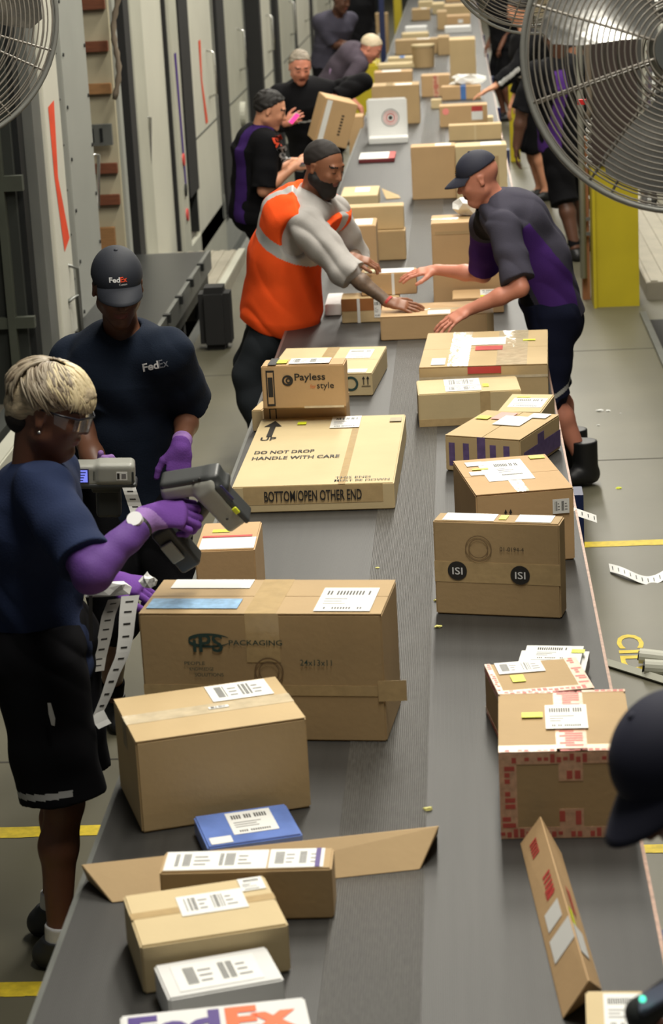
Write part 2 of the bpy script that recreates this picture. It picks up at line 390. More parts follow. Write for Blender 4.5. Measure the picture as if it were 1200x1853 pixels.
# curved aerodynamic doors beyond
def cdoor(n, y0, y1, label, m=WPAINT, x=WX, lock=True, z0=-.25):
    o = MB().box(x-.12, x, y0, y1, z0, 4.2).build('door_%d' % n, m, bevel=.02)
    tag(o, label, kind='structure')
    Y = (y0+y1)/2
    child(o, 'door_seam', MB().box(x-.002, x+.004, y0+.06, y1-.06, .75, .765), GPOST)
    child(o, 'door_seam', MB().box(x-.002, x+.012, y1-.22, y1-.16, z0+.05, 4.1), GPOST)
    child(o, 'bar_handle', MB().tube([(x, Y+.3, 1.0), (x+.07, Y+.3, 1.03), (x+.07, Y+.3, 1.4), (x, Y+.3, 1.43)], .013, 8), SILV, smooth=True)
    if lock: child(o, 'round_lock', MB().tube([(x, Y+.2, .55), (x+.05, Y+.2, .55)], .13, 20), m)
    return o
DW2 = mat('door_white', (205, 204, 190))
c4 = cdoor(4, 19.2, 21.3, 'white trailer door with a small orange mark beside the dark opening', DW2, lock=False)
X = WX+.003
pl('painted_mark', [(19.95, 1.55), (20.12, 1.55), (20.05, 1.2), (19.95, 1.2)], ORX, c4); pl('painted_mark', [(19.95, 1.2), (20.05, 1.2), (20.3, .8), (20.12, .8)], ORX, c4)
struct('trim_10', MB().box(WX-.1, WX-.06, 21.3, 22.1, -.2, 4.2), DMETAL)
cdoor(5, 22.1, 24.5, 'white trailer door with a round lock left of the man in the hoodie', WPAINT)
cdoor(6, 24.7, 26.9, 'white trailer door behind the man in black and purple', DW2, x=-2.2, lock=False)
panel('trim_11', 27.0, 27.5, z0=-.3, m=GPOST, dx=-.1)
cdoor(7, 27.6, 30.0, 'white trailer door above the hooded man\'s head', WPAINT, x=-2.15)
cdoor(8, 30.2, 33.2, 'white trailer door left of the dark-shirted man', DW2, x=-2.15, lock=False)
panel('trim_12', 33.3, 34, z0=-.3, m=GPOST, dx=-.1)
cdoor(9, 34.1, 38, 'pale trailer door near the far end of the left wall', WPAINT, x=-2.1)
cdoor(10, 38.3, 43, 'farthest pale trailer door on the left wall', DW2, x=-2.1)
panel('wall_left', 43.2, 62, z0=-.3, m=GPANEL)
# ramps (dock plates) and black table
def ramp(y0, y1, x0, x1, z1, label, m, grate=False):
    o = empty('dock_plate', (x0, y0, 0)); tag(o, label, 'dock plate')
    W, D = x1-x0, y1-y0
    MB().box(0, W, 0, D, z1-.14, z1).build('plate_body', m, o, bevel=.006)
    mb = MB(); n = 6
    if grate:
        for i in range(int(D/.045)): mb.box(.06, W-.1, i*.045, i*.045+.014, z1, z1+.006)
        for i in range(5): mb.box(.06+i*.09, .07+i*.09, 0, D, z1, z1+.008)
        mb.build('grating', DMETAL, o)
    else:
        for i in range(n): mb.box(.03+i*(W-.06)/n, .03+(i+.45)*(W-.06)/n, .02, D-.02, z1, z1+.008)
        mb.build('tread_ribs', m, o)
    MB().box(W-.05, W, 0, D, z1, z1+.012).build('edge_strip', WPAINT, o)
    for yy in (.1, D-.22): MB().box(.02, W-.03, yy, yy+.1, -.6, z1-.14).build('support', DMETAL, o)
RIB = mat('ramp_metal', (158, 152, 136), .45, .3, var=.12, scale=5)
ramp(15.0, 17.2, -2.28, -1.72, .10, 'ribbed metal dock plate at the floor edge beside the black table', RIB)
ramp(8.3, 11.4, -2.3, -1.76, .12, 'grated metal dock plate behind the two workers on the left', RIB, True)
tag(MB().box(-2.33, -2.24, 7.5, 11.8, .1, .24).build('bumper_rail', WPAINT, bevel=.008), kind='structure')
t = tag(empty('dock_table', (-2.28, 12.4, 0)), 'black metal roller table between the trailer doors and the aisle', 'table')
MB().box(0, .50, 0, 2.75, .38, .42).build('table_top', mat('table_top', (30, 32, 31), .35, .1, var=.1), t, bevel=.004)
MB().box(.50, .525, 0, 2.75, .30, .43).build('side_rail', METAL, t)
for yy in (.3, .9, 1.5, 2.1): MB().box(.50, .545, yy, yy+.05, .39, .44).build('clamp', DMETAL, t)
MB().box(.03, .5, .05, 2.7, .2, .30).build('table_frame', DMETAL, t)
for xx in (.05, .42):
    for yy in (.2, 1.3, 2.5): MB().box(xx, xx+.07, yy, yy+.09, -.6, .3).build('leg', BLACK, t)
b_ = MB().box(-1.70, -1.5, 13.75, 13.98, .0, .40).build('dock_bumper', BLACK, bevel=.04); b_.location = (.0, 0, 0)
tag(b_, 'black rubber bumper block standing on the floor beside the black table', 'bumper')
# ------------------------------------------------------------ right side
p = tag(empty('steel_column', (.87, 14.7, 0)), None, None, kind='structure')
MB().box(0, .285, 0, .02, 0, 4).build('column_flange', YPAINT, p); MB().box(-.02, .0, -.03, .27, 0, 4).build('column_flange', YPAINT, p)
MB().box(.0, .27, .02, .26, 0, 4).build('column_web', YPAINT, p); p['label'] = 'yellow painted steel column under the large fan'
zc = V(1110, 297, 14.7)[2]
MB().box(-.021, .287, -.031, .262, zc, 4.01).build('upper_column', mat('bare_steel', (52, 40, 34), .7), p)['label'] = 'unpainted dark upper part'
c = tag(empty('pipe', (.80, 14.95, 0)), 'slim white vertical pipe clipped beside the yellow column', 'pipe')
MB().tube([(0, 0, .16), (0, 0, 4)], .022, 10).build('pipe_tube', WPAINT, c, smooth=True)
for z in (.45, .55, 1.2): MB().box(0, .06, -.01, .02, z, z+.02).build('clip', METAL, c)
tag(MB().box(.795, .845, 15.0, 15.1, 0, 1.1).build('timber_post', mat('timber', (140, 92, 56), .7)), 'brown timber strip standing behind the white pipe', 'timber')
struct('dock_pit_floor', MB().box(1.18, 4, 8, 14.2, .0005, .001), BLACK)  # thin black sheet on the floor, painting the darkness of a pit
struct('trim_13', MB().box(1.13, 1.17, 8, 14.4, 0, .02), METAL)
ramp(14.9, 20.5, 1.22, 1.9, .12, 'ribbed metal dock plate right of the yellow column', RIB)
def rpanel(n, y0, y1, z0, m=WPAINT, x=1.62): return tag(MB().box(x, x+.12, y0, y1, z0, 4.2).build(n, m, bevel=.01), kind='structure')
rpanel('door_11', 15.2, 17.2, .14, DW2); rpanel('trim_14', 17.3, 17.8, .14, GPOST); rpanel('door_12', 17.9, 20, .14)
tag(MB().tube([(1.6, 16.3, .2), (1.6, 15.4, .9)], .02, 8).build('trim_15', GPOST), kind='structure')
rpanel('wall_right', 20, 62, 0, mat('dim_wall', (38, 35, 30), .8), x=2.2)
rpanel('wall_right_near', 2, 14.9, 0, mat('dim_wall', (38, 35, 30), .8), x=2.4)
# far posts
tag(MB().box(-1.0, -.93, 29.2, 29.3, 0, 3.2).build('guard_post', NAVYP, bevel=.01), 'tall thin blue post beyond the bending man', 'post')
g = tag(MB().box(-1.28, -.95, 26.6, 27.6, 0, .78).build('guard_box', YPAINT, bevel=.03), 'yellow painted guard box at the belt edge beside the bending man', 'guard')
tag(MB().box(-1.05, -.92, 38, 38.3, 0, 1.0).build('guard_post', YPAINT, bevel=.02), 'thick yellow post beside the far end of the belt', 'post')
tag(MB().box(.5, .6, 22.8, 22.95, 0, .9).build('guard_post', YPAINT, bevel=.01), 'low yellow post right of the belt beside the striped jacket', 'post')
# flexible duct and hanging air line near the large fan
def duct(px, Y, r, name, m, label, cat, y0=-120, y1=420):
    pts = []; n = 70
    for i in range(n):
        f = i/(n-1); q = V(px+6*math.sin(f*5), y0+(y1-y0)*f, Y); pts.append(q)
    return tag(MB().tube(pts, [r*(1 if i % 2 else .86) for i in range(n)], 14).build(name, m, smooth=False), label, cat)
duct(1180, 11.0, .045, 'flexible_duct', SILV, 'silver ribbed flexible duct hanging behind the large fan', 'duct', -140, 375)
a = tag(empty('air_hose', V(1062, 60, 9.0)), 'grey hanging air hose with coiled end and red fitting behind the large fan', 'hose')
i0 = V(1062, 60, 9.0)
mb = MB().tube([V(x, y, 9.0)-i0 for x, y in ((1062, -150), (1063, 60), (1066, 150), (1068, 200), (1062, 215))], .014, 8)
mb.build('hose', BROWNR, a, smooth=True)
MB().tube([V(1066+4*math.cos(t_*1.9), 215+t_*4, 9.0)-i0+np.array([0, .02*math.sin(t_*1.9), 0]) for t_ in np.arange(0, 22, .25)], .006, 6).build('hose_coil', mat('clear_hose', (170, 168, 160), .3), a, smooth=True)
MB().tube([V(1053, 180, 9.0)-i0, V(1053, 189, 9.0)-i0], .018, 10).build('fitting', mat('red_plastic', (200, 40, 40), .4), a)['label'] = 'red fitting'
# ------------------------------------------------------------ fans
def fan(loc, aim, R, label, motor_front=False, tilt=0, spin=0):
    o = empty('pedestal_fan' if 0 else 'industrial_fan', loc); tag(o, label, 'fan')
    q = Vector([float(t) for t in aim]).to_track_quat('Z', 'Y'); M = q.to_matrix(); 
    def T(pts): return [np.array(M @ Vector([float(t) for t in p_])) for p_ in pts]
    def ring(r, z, t, n=72): return T([(r*math.cos(i*2*math.pi/n), r*math.sin(i*2*math.pi/n), z) for i in range(n)])
    for sgn, nm in ((1, 'front_guard'), (-1, 'back_guard')):
        mb = MB(); k = int(R/.0135) if sgn > 0 else int(R/.03)
        for i in range(2, k):
            r = R*i/k; z = sgn*(.10-.05*(r/R)**2)
            mb.tube(ring(r, z, .002), .0023, 5, closed=True)
        for j in range(10 if sgn > 0 else 8):
            a_ = j*2*math.pi/(10 if sgn > 0 else 8)+.3
            mb.tube(T([(r*math.cos(a_), r*math.sin(a_), sgn*(.097-.05*(r/R)**2)) for r in np.linspace(.05, R, 9)]), .0035, 6)
        mb.build(nm, FANW, o, smooth=True)
    mb = MB(); mb.tube(ring(R, .05, .01), .007, 8, closed=True); mb.tube(ring(R, -.05, .01), .007, 8, closed=True); mb.build('guard_rim', RIMM, o, smooth=True)
    mb = MB(); mb.tube(T([(0, 0, .085), (0, 0, .105)]), .065, 24); mb.build('badge', METAL, o)
    mb = MB(); mb.tube(T([(0, 0, -.02), (0, 0, .03)]), .055, 20); mb.build('hub', DMETAL, o)
    s = -1; mb = MB(); mb.tube(T([(0, 0, -.24), (0, 0, -.23), (0, 0, -.04), (0, 0, -.03)]), [.06, .085, .085, .06], 20); mb.build('motor', mat('motor_grey', (150, 150, 140), .4, .3), o, smooth=True)
    for b in range(3):
        a_ = b*2*math.pi/3+spin; vs = []; n1, n2 = 10, 8
        for i in range(n1):
            r = .05+(R*.9-.05)*i/(n1-1)
            for j in range(n2):
                u = (j/(n2-1)-.5); wd = .5+.75*math.sin(min(1, i/6)*1.4); th = a_+u*wd*(.9 if i < n1-1 else .75); z = u*.11*(1-.3*i/n1)
                vs.append((r*math.cos(th), r*math.sin(th), z))
        n = len(vs); vs2 = T(vs)+T([(x, y, z-.003) for x, y, z in vs]); fs = []
        for i in range(n1-1):
            for j in range(n2-1):
                q_ = i*n2+j; fs.append([q_, q_+1, q_+n2+1, q_+n2]); fs.append([n+q_, n+q_+n2, n+q_+n2+1, n+q_+1])
        link('blade', vs2, fs, SILV, o, True)
    # yoke and drop rod to the roof
    top = np.array([0, 0, R+.14]); back = np.array(M @ Vector((0, 0, -.2)))
    mb = MB(); mb.tube([back, back*1.1+np.array([0, 0, .2]), back+np.array([0, 0, R+.3]), back+np.array([0, 0, 4])], .022, 10); mb.build('drop_rod', DMETAL, o, smooth=True)
    return o
fan(V(1236, 92, 5.4), (-.10, -1, .12), .378, 'largest wire-guarded fan at the upper right, silver blades behind rings', spin=2.5)
fan(V(-130, 32, 6.7), (.25, -1, .1), .38, 'wire-guarded fan cut off at the upper left corner', spin=.4)
fan(V(968, -108, 9.6), (-.1, 1, .25), .385, 'fan seen from behind with its grey motor, above the belt at the top edge')
# ------------------------------------------------------------ cartons on the belt (near to far)
L_, S_, T_ = 'label', 'sticker', 'tape'
TI = INK
o, fc = carton('white flat carton with large purple and orange courier lettering, nearest on the belt', (222, 1925), (570, 1888), (232, 1836), 0, h=.07, m=WCARD, seed=1,
    items=[('text', 'top', .04, .36, .49, 'Fed', FEDP, .045, .10), ('text', 'top', .56, .36, .38, 'Ex', FEDO, .045, .10)])
carton('small plain white carton with two barcodes, between the tan carton and the lettered one', (305, 1808), (514, 1771), (286, 1745), 0, h=.07, m=WCARD, seed=2,
    items=[(L_, 'top', .12, .12, .85, .85)])
carton('tan carton with a barcode label and a small corner label, lower left of the belt', (254, 1713), (522, 1672), (207, 1623), 1800, m=CARD3, seed=3,
    items=[(L_, 'top', .34, .42, .80, .80), (L_, 'top', .80, .72, .97, .97), (T_, 'top', .0, .5, 1, .62, TAPE)])
carton('long narrow carton whose top is wholly covered by white shipping papers', (288, 1579), (600, 1571), (294, 1541), 1662, botside='R', m=CARD4, seed=4,
    items=[(L_, 'top', .02, .06, .62, .94), (L_, 'top', .63, .06, .95, .94), (S_, 'top', .90, .06, .93, .94, FEDP)])
carton('flat parcel in glossy blue wrap with a large white label', (376, 1534), (548, 1509), (336, 1479), 1560, h=.045, m=BLUEB, seed=5,
    items=[(L_, 'top', .32, .25, .80, .92), ('blank', 'top', .05, .05, .28, .25)])
carton('large tan carton with lengthwise clear tape, directly before the largest brown carton', (245, 1343), (554, 1298), (199, 1266), 1508, m=CARD, seed=6,
    seam='u', items=[(L_, 'top', .55, .60, .92, .97), (T_, 'top', 0, .38, 1, .58, TAPE2), (T_, 'left', .42, .7, .58, 1, TAPE2), (L_, 'top', .5, .45, .62, .5)])
o, fc = carton('largest brown carton printed with a three-letter logo and PACKAGING, beside the dangling labels', (250, 1110), (690, 1111), (290, 1049), 1337, m=CARD4, seed=7, seam='u',
    items=[('blank', 'top', .06, .72, .40, .98), ('sticker', 'top', .02, .12, .40, .40, BLUEI), (L_, 'top', .72, .05, .95, .72),
           (T_, 'top', .44, 0, .57, 1), (T_, 'front', .44, .62, .58, 1), (T_, 'front', .0, .36, 1, .44),
           ('text', 'front', .22, .70, .125, 'iPS', TEAL, .014, .048), ('text', 'front', .37, .755, .22, 'PACKAGING', TEAL, .008, .014),
           ('text', 'front', .18, .60, .085, 'PEOPLE', TEAL, .002, .009), ('text', 'front', .20, .555, .10, 'KNOWLEDGE', TEAL, .002, .009), ('text', 'front', .22, .51, .12, 'SOLUTIONS', TEAL, .002, .009),
           ('text', 'front', .66, .60, .13, '24x13x11', TEAL, .003, .016), ('disc', 'front', .53, .55, .038, mat('ink_faint', (120, 96, 66), .8), .034), ('disc', 'front', .53, .55, .027, mat('ink_faint', (120, 96, 66), .8), .024)])
F = fc['front']
def swoosh(F, cu, cv, rx, ry, m, par):
    n = 30; A = []; B = []
    for i in range(n):
        a_ = math.pi*(.15+1.7*i/(n-1))+math.pi*.0; th = .004*math.sin(math.pi*i/(n-1))+.0008
        c = F.p(cu, cv, .0014)+F.ux*rx*math.cos(a_)+F.uy*ry*math.sin(a_)
        A.append(c+F.uy*th); B.append(c-F.uy*th)
    link('printed_mark', A+B, [[i, i+1, n+i+1, n+i] for i in range(n-1)], m, par)
swoosh(F, .29, .79, .055, .016, TEAL, o)
# loose tape flap at the right of that carton
mb = MB(); rect(mb, Face((F.W, -.001, .11), (1, .12, 0), (0, 0, 1), .055, .055), -.3, 0, 1, 1, .001); mb.build('packing_tape', TAPE, o)['label'] = 'loose end of tape sticking out'
carton('orange-brown carton with white label and red stripe, beside the two left workers', (352, 997), (461, 993), (447, 944), 0, side='R', h=.22, m=CARD2, seed=8,
    items=[('blank', 'top', .06, .03, .98, .42), ('sticker', 'top', .06, .44, .9, .50, RINK), (S_, 'top', .2, .62, .5, .72)])
o, fc = carton('wide flat carton printed UP, DO NOT DROP and HANDLE WITH CARE', (419, 882), (713, 873), (716, 750), 921, side='R', botside='R', m=CARD3, seed=9,
    items=[(T_, 'top', .655, 0, .70, 1), ('text', 'top', .055, .645, .105, 'UP', INK, .02, .05), ('poly', 'top', INK, [(.087, .70), (.125, .70), (.125, .86), (.165, .86), (.107, .95), (.045, .86), (.087, .86)]),
           ('text', 'top', .055, .445, .39, 'DO NOT DROP', INK, .018, .042), ('text', 'top', .055, .36, .565, 'HANDLE WITH CARE', INK, .018, .042),
           ('text', 'top', .63, .07, .22, 'THIS END', INK, .006, .022), ('text', 'top', .63, .03, .34, 'MUST BE DOWN', INK, .006, .022),
           (L_, 'top', .50, .80, .70, .98), (S_, 'top', .27, .87, .33, .91), ('sticker', 'top', .90, .87, .98, .93, mat('tan_patch', (150, 135, 95), .5)),
           (T_, 'front', .07, .3, .93, .98), ('text', 'front', .20, .42, .60, 'BOTTOM/OPEN OTHER END', INK, .014, .038)])
# Payless pair and neighbours
Kp = dict(m=CARD2)
bw = .33
lo = at(475, 725, BZ+.0)
for k, (z0, h, lab) in enumerate(((BZ, .155, 'brown shoe-shop carton mostly hidden under the carton lettered Payless'),)):
    carton(lab, (476, 731), (626, 726), (473, 712), 0, h=h, z0=z0, seed=20, items=[(T_, 'front', .1, .85, .9, 1), ('sticker', 'front', .07, .30, .16, .98, INK), ('sticker', 'front', .085, .45, .145, .85, CARD2)], **Kp)
o, fc = carton('brown carton lettered Payless for style, topmost of the pair behind the UP carton', (472, 663), (622, 659), (475, 655), 725, z0=BZ+.1565, h=.17, depth=.12, seed=21, m=CARD2,
    items=[('text', 'front', .40, .60, .37, 'Payless', INK, .016, .036), ('text', 'front', .585, .46, .07, 'for', mat('ink_orange', (200, 110, 60), .6), .004, .016), ('text', 'front', .665, .41, .205, 'style', INK, .002, .032),
           ('disc', 'front', .315, .655, .0215, INK, .014), ('disc', 'front', .325, .655, .011, INK, .005),
           ('sticker', 'front', .055, .07, .155, .90, INK), ('sticker', 'front', .07, .12, .14, .85, CARD2), ('sticker', 'front', .075, .28, .135, .74, INK), ('sticker', 'top', .08, .0, .18, 1, INK),
           (L_, 'top', .33, .1, .82, .9), (S_, 'top', .18, .2, .30, .7), (T_, 'front', .5, 0, .98, .05, TAPE2)])
o, fc = carton('tan carton with a curled leaf mark and two up arrows, behind the Payless carton', (481, 679), (673, 675), (671, 627), 716, side='R', botside='R', m=CARD3, seed=22, seam='u',
    items=[(S_, 'top', .38, .50, .50, .60), (L_, 'top', .66, .55, .90, .88), ('blank', 'top', .76, .02, .94, .14), (T_, 'top', .42, 0, .54, 1),
           ('disc', 'front', .80, .55, .032, TEAL, .022), ('poly', 'front', INK, [(.915, .5), (.925, .5), (.925, .75), (.935, .75), (.92, .88), (.905, .75), (.915, .75)]),
           ('poly', 'front', INK, [(.955, .5), (.965, .5), (.965, .75), (.975, .75), (.96, .88), (.945, .75), (.955, .75)]), ('poly', 'front', INK, [(.90, .42), (.985, .42), (.985, .45), (.90, .45)])])
carton('small tan carton showing only its corner left of the Payless pair', (455, 742), (474, 742), (457, 711), 0, h=.09, m=CARD, seed=23, depth=.16)
# right row
o, fc = carton('upright brown carton with two round black stickers on its front', (783, 942), (1012, 949), (1023, 934), 1110, side='R', m=CARD4, seed=10,
    items=[('blank', 'top', .07, .1, .48, .95), ('blank', 'top', .65, .1, .93, .95), (S_, 'top', .51, .3, .57, .8), (T_, 'front', 0, .35, 1, .57),
           ('disc', 'front', .185, .475, .029, INK), ('disc', 'front', .685, .45, .029, INK), ('text', 'front', .145, .435, .082, 'ISI', LOGW, .004, .022), ('text', 'front', .645, .41, .082, 'ISI', LOGW, .004, .022),
           ('disc', 'front', .36, .72, .040, mat('ink_faint2', (128, 104, 72), .8), .037), ('disc', 'front', .36, .72, .030, mat('ink_faint2', (128, 104, 72), .8), .027), ('text', 'front', .53, .70, .19, '01-0194-4', INK, .0, .013)])
carton('open-seamed brown carton with a big white document sheet, behind the one with round stickers', (861, 896), (1038, 882), (797, 836), 1012, side='L', botside='R', m=CARD2, seed=11, seam='u',
    items=[('blank', 'top', .22, .32, .70, .90), (L_, 'top', .35, .42, .66, .85), ('blank', 'top', .08, .52, .26, .62), ('blank', 'top', .10, .78, .28, .90), (S_, 'top', .13, .66, .3, .70), ('sticker', 'top', .80, .86, .96, .95), (T_, 'top', .42, 0, .55, .5, TAPE2),
           (L_, 'front', .78, .66, .95, .86), ('poly', 'front', INK, [(.29, .6), (.305, .6), (.305, .72), (.315, .72), (.298, .78), (.28, .72), (.29, .72)]), ('poly', 'front', INK, [(.34, .6), (.355, .6), (.355, .72), (.365, .72), (.348, .78), (.33, .72), (.34, .72)])])
carton('carton wrapped in purple printed tape, set cornerwise beside the belt edge', (805, 787), (941, 796), (1013, 750), 834+50, side='R', h=.135, m=CARD, seed=12, seam='v',
    items=[('sticker', 'top', .25, .65, .48, .92, mat('pink_label', (235, 140, 130), .5)), ('blank', 'top', .38, .45, .75, .80), ('blank', 'top', .68, .78, .92, .95), (S_, 'top', .05, .62, .22, .74),
           ('tape', 'front', .05, .15, .13, .8, PTAPE), ('tape', 'front', .24, .15, .32, .8, PTAPE), ('tape', 'front', .43, .1, .54, 1, PTAPE), ('tape', 'front', .60, .15, .68, .8, PTAPE), ('tape', 'front', .78, .15, .86, .8, PTAPE), ('tape', 'right', .08, .1, 1, .58, PTAPE), ('tape', 'right', .42, .5, .58, .85, PTAPE)])
carton('small tan carton with a wide white label, wedged behind the purple-taped carton', (899, 745), (979, 746), (965, 713), 0, side='R', h=.12, m=CARD3, seed=13,
    items=[(L_, 'top', .15, .25, .93, .75), (S_, 'top', .2, .78, .5, .84)])
carton('long tan carton with two white labels, in front of the wide clear-taped one', (757, 714), (943, 705), (933, 680), 773, side='R', m=CARD3, seed=14,
    items=[(L_, 'top', .27, .45, .62, .95), (L_, 'top', .27, .08, .62, .42), (S_, 'top', .64, .3, .7, .5), (T_, 'front', .60, .15, .70, 1), (T_, 'front', 0, .0, 1, .22)])
carton('wide carton with shiny clear tape and red fragile sticker beside the capped man', (758, 665), (991, 658), (964, 597), 735, side='R', botside='R', m=CARD, seed=15, seam='u',
    items=[('tape', 'top', .22, 0, .38, 1, TAPE2), ('tape', 'top', .60, 0, .84, 1, TAPE2), ('blank', 'top', .38, .58, .66, .80), ('sticker', 'top', .42, .42, .64, .54, RINK), ('blank', 'top', .09, .04, .20, .22), (S_, 'top', .80, .66, .90, .70),
           ('sticker', 'front', .38, .82, .64, .98, RINK), (T_, 'front', .0, .7, 1, .76, TAPE2)])
o, fc = carton('long carton under the capped man\'s near hand, glossy tape along its top', (688, 574), (894, 574), (938, 549), 617, side='R', m=CARD2, seed=16, seam='u',
    items=[('tape', 'top', .22, .42, .95, .52, TAPE2), ('blank', 'top', .42, .05, .62, .35), ('tape', 'front', .94, .2, 1, 1, CARD4)])
carton('carton with a vertical white tape strip held up between the bearded and capped men', (653, 497), (753, 497), (759, 489), 540, side='R', z0=BZ+.125, h=.108, depth=.15, m=CARD2, seed=17,
    items=[('blank', 'top', .3, .1, .95, .9), ('sticker', 'top', .06, .2, .28, .8, mat('pale_label', (222, 216, 160), .5)), ('tape', 'front', .55, 0, .60, 1, WHITE), ('tape', 'right', 0, 0, 1, .9, PTAPE)])
carton('brown-banded carton at the bottom of the stack under the bearded man\'s forearm', (617, 542), (722, 542), (620, 530), 588, h=.122, depth=.17, m=CARD, seed=18,
    items=[('tape', 'front', 0, .5, 1, 1, mat('brown_tape', (150, 96, 52), .4)), ('tape', 'front', .27, 0, .32, 1, WHITE), (L_, 'front', .56, .2, .68, .95)])
carton('small white carton against the orange vest', (588, 551), (617, 551), (590, 531), 571, h=.06, m=WCARD, seed=19)
carton('tall kraft carton with tape and white label beside the grey sweatshirt', (607, 411), (679, 411), (682, 392), 486, side='R', h=.255, depth=.30, m=CARD2, seed=24, items=[('tape', 'top', .22, 0, .38, 1), ('blank', 'top', .45, .15, .9, .9)])
carton('plain carton, lower of the stacked pair beyond the tall kraft one', (640, 421), (733, 419), (735, 408), 466, side='R', botside='R', m=CARD4, seed=25, h=.17, depth=.16)
carton('plain long carton, upper of the stacked pair beyond the tall kraft one', (617, 377), (730, 371), (728, 368), 418, side='R', z0=BZ+.171, h=.135, depth=.15, m=CARD, seed=26)
carton('low carton with a white label farther along from the stacked pair, near the torn flap', (616, 356), (683, 354), (696, 336), 372, side='R', h=.10, m=CARD3, seed=27, items=[('blank', 'top', .35, .4, .75, .85)])
carton('flat white and red packet lying alone on the dark belt', (649, 289), (714, 287), (713, 275), 297, side='R', h=.03, m=mat('dark_red_board', (110, 40, 44), .5), seed=28, name='flat_packet',
    items=[('blank', 'top', .0, .05, .82, 1), ('sticker', 'top', .82, 0, 1, 1, RINK)])
# open white carton with round stamp (lid up)
z = BZ; a0 = at(668, 262, z); o = empty('white_box', a0, .02); tag(o, 'open white carton with its raised lid showing a round black and red stamp', 'box', 'boxes on the conveyor belt')
MB().box(0, .33, 0, .22, 0, .05).build('carton_body', WCARD, o, bevel=.005)
lid = MB().box(-.01, .33, 0, .05, 0, .33).build('lid', WCARD, o, bevel=.012); lid.location = (0, .21, .03); lid.rotation_euler = (-.05, 0, 0)
F = Face((-.01, 0, 0), (1, 0, 0), (0, 0, 1), .34, .33)
for r0, r1, m_ in ((.075, .068, GINK), (.058, .052, RINK), (.04, .03, RINK), (.018, .0, INK)):
    c = F.p(.58, .5, .002); n = 28
    A = [c+F.ux*r0*math.cos(i*2*math.pi/n)+F.uy*r0*math.sin(i*2*math.pi/n) for i in range(n)]; B = [c+F.ux*r1*math.cos(i*2*math.pi/n)+F.uy*r1*math.sin(i*2*math.pi/n) for i in range(n)]
    link('stamp', A+B, [[i, (i+1) % n, n+(i+1) % n, n+i] for i in range(n)], m_, lid)
G2 = 'boxes farther along the belt'
def far(label, FL, FR, bot, dep, m=CARD, z0=BZ, items=(), h=None, name='cardboard_box', bs='L'):
    return carton(label, FL, FR, None, bot, z0=z0, depth=dep, m=m, items=items, group=G2, seed=int(FL[0]), h=h, name=name, botside=bs)
BT = mat('blue_tape', (70, 110, 170), .4)
far('tall carton behind the open white one', (672, 157), (758, 152), 222, .36, CARD4, items=[('tape', 'top', .3, 0, .45, 1), ('blank', 'top', .5, .1, .85, .5)], bs='R')
far('long carton just beyond the tall one behind the stamped white carton', (677, 132), (745, 132), 152, .33, CARD2, items=[('blank', 'top', .2, .2, .7, .8)])
far('flat carton tucked behind the long one, left edge of the far belt', (682, 118), (752, 116), 124, .35, CARD3, h=.05)
far('thin flat carton with a strip of blue tape on the far left of the belt', (702, 106), (752, 106), 112, .35, CARD3, items=[('tape', 'top', .4, 0, .6, 1, BT)], h=.06)
far('wide carton with an open ragged top, below two thin flat ones', (715, 74), (793, 74), 100, .35, CARD4, items=[('blank', 'top', .5, .3, .8, .7)])
far('thin flat carton, lower of the two white-topped ones far left', (727, 62), (775, 62), 70, .4, CARD3, h=.07)
far('pale small carton, upper of the two white-topped ones far left', (733, 50), (772, 49), 58, .4, WCARD, h=.09)
far('brown carton among the farthest on the left half of the belt', (745, 18), (778, 18), 38, .5, CARD4, items=[('blank', 'top', .5, .3, .8, .7)])
far('farthest pale carton on the left half of the belt at the top edge', (757, 4), (783, 4), 16, .6, CARD3)
# round tub
a0 = at(767, 121, BZ)
o = tag(MB().tube([(0, 0, 0), (0, 0, .24)], [.125, .135], 24).build('fibre_drum', CARD4), 'round brown drum with a pale lid standing between cartons on the belt', 'drum'); o.location = Vector(a0)
MB().tube([(0, 0, .24), (0, 0, .262)], .14, 24).build('lid', CARD3, o)
# right half, near to far
carton('tall wide carton under the crumpled white papers, behind the capped man\'s arms', (780, 405), (914, 402), (781, 391), 540, m=CARD2, seed=30, h=.42, depth=.30, items=[('tape', 'top', .0, .4, 1, .6), ('tape', 'front', .05, .86, .9, .9, CARD4)])
carton('low carton with a yellow-edged label between the capped man\'s arms', (819, 541), (912, 541), (819, 525), 553, h=.08, m=CARD2, seed=31, items=[(L_, 'top', .55, .3, 1, .9), ('sticker', 'top', .55, .1, 1, .25)])
carton('large plain carton left of the one with a window, beyond the capped man\'s cap', (743, 267), (824, 265), (746, 259), 341, m=CARD2, seed=32, h=.36, depth=.2, items=[('blank', 'top', .55, .2, .9, .8)])
carton('large carton with a cut-out corner window behind the capped man\'s cap', (824, 266), (917, 264), (918, 256), 341, side='R', h=.36, depth=.24, m=CARD3, seed=33, items=[('blank', 'top', .5, .2, .9, .9), ('sticker', 'front', .68, .1, .84, .8, CARD4)])
carton('small carton in front of the large plain pair', (801, 338), (832, 338), (802, 331), 348, h=.06, m=CARD2, seed=34)
far('carton with a white torn flap along its back edge', (812, 228), (908, 227), 256, .16, CARD, items=[('tape', 'front', .48, 0, .52, 1, CARD3)])
far('flat carton covered by a white shipping sheet', (808, 216), (893, 214), 225, .2, CARD3, items=[('blank', 'top', .2, .1, .8, .9)], h=.05)
far('carton with a red-topped white label on its front', (795, 193), (882, 191), 231, .22, CARD2, items=[('sticker', 'front', .67, .7, .9, .95, RINK), ('blank', 'front', .67, .3, .9, .7), ('disc', 'front', .13, .75, .03, mat('pink_label', (235, 140, 130), .5))])
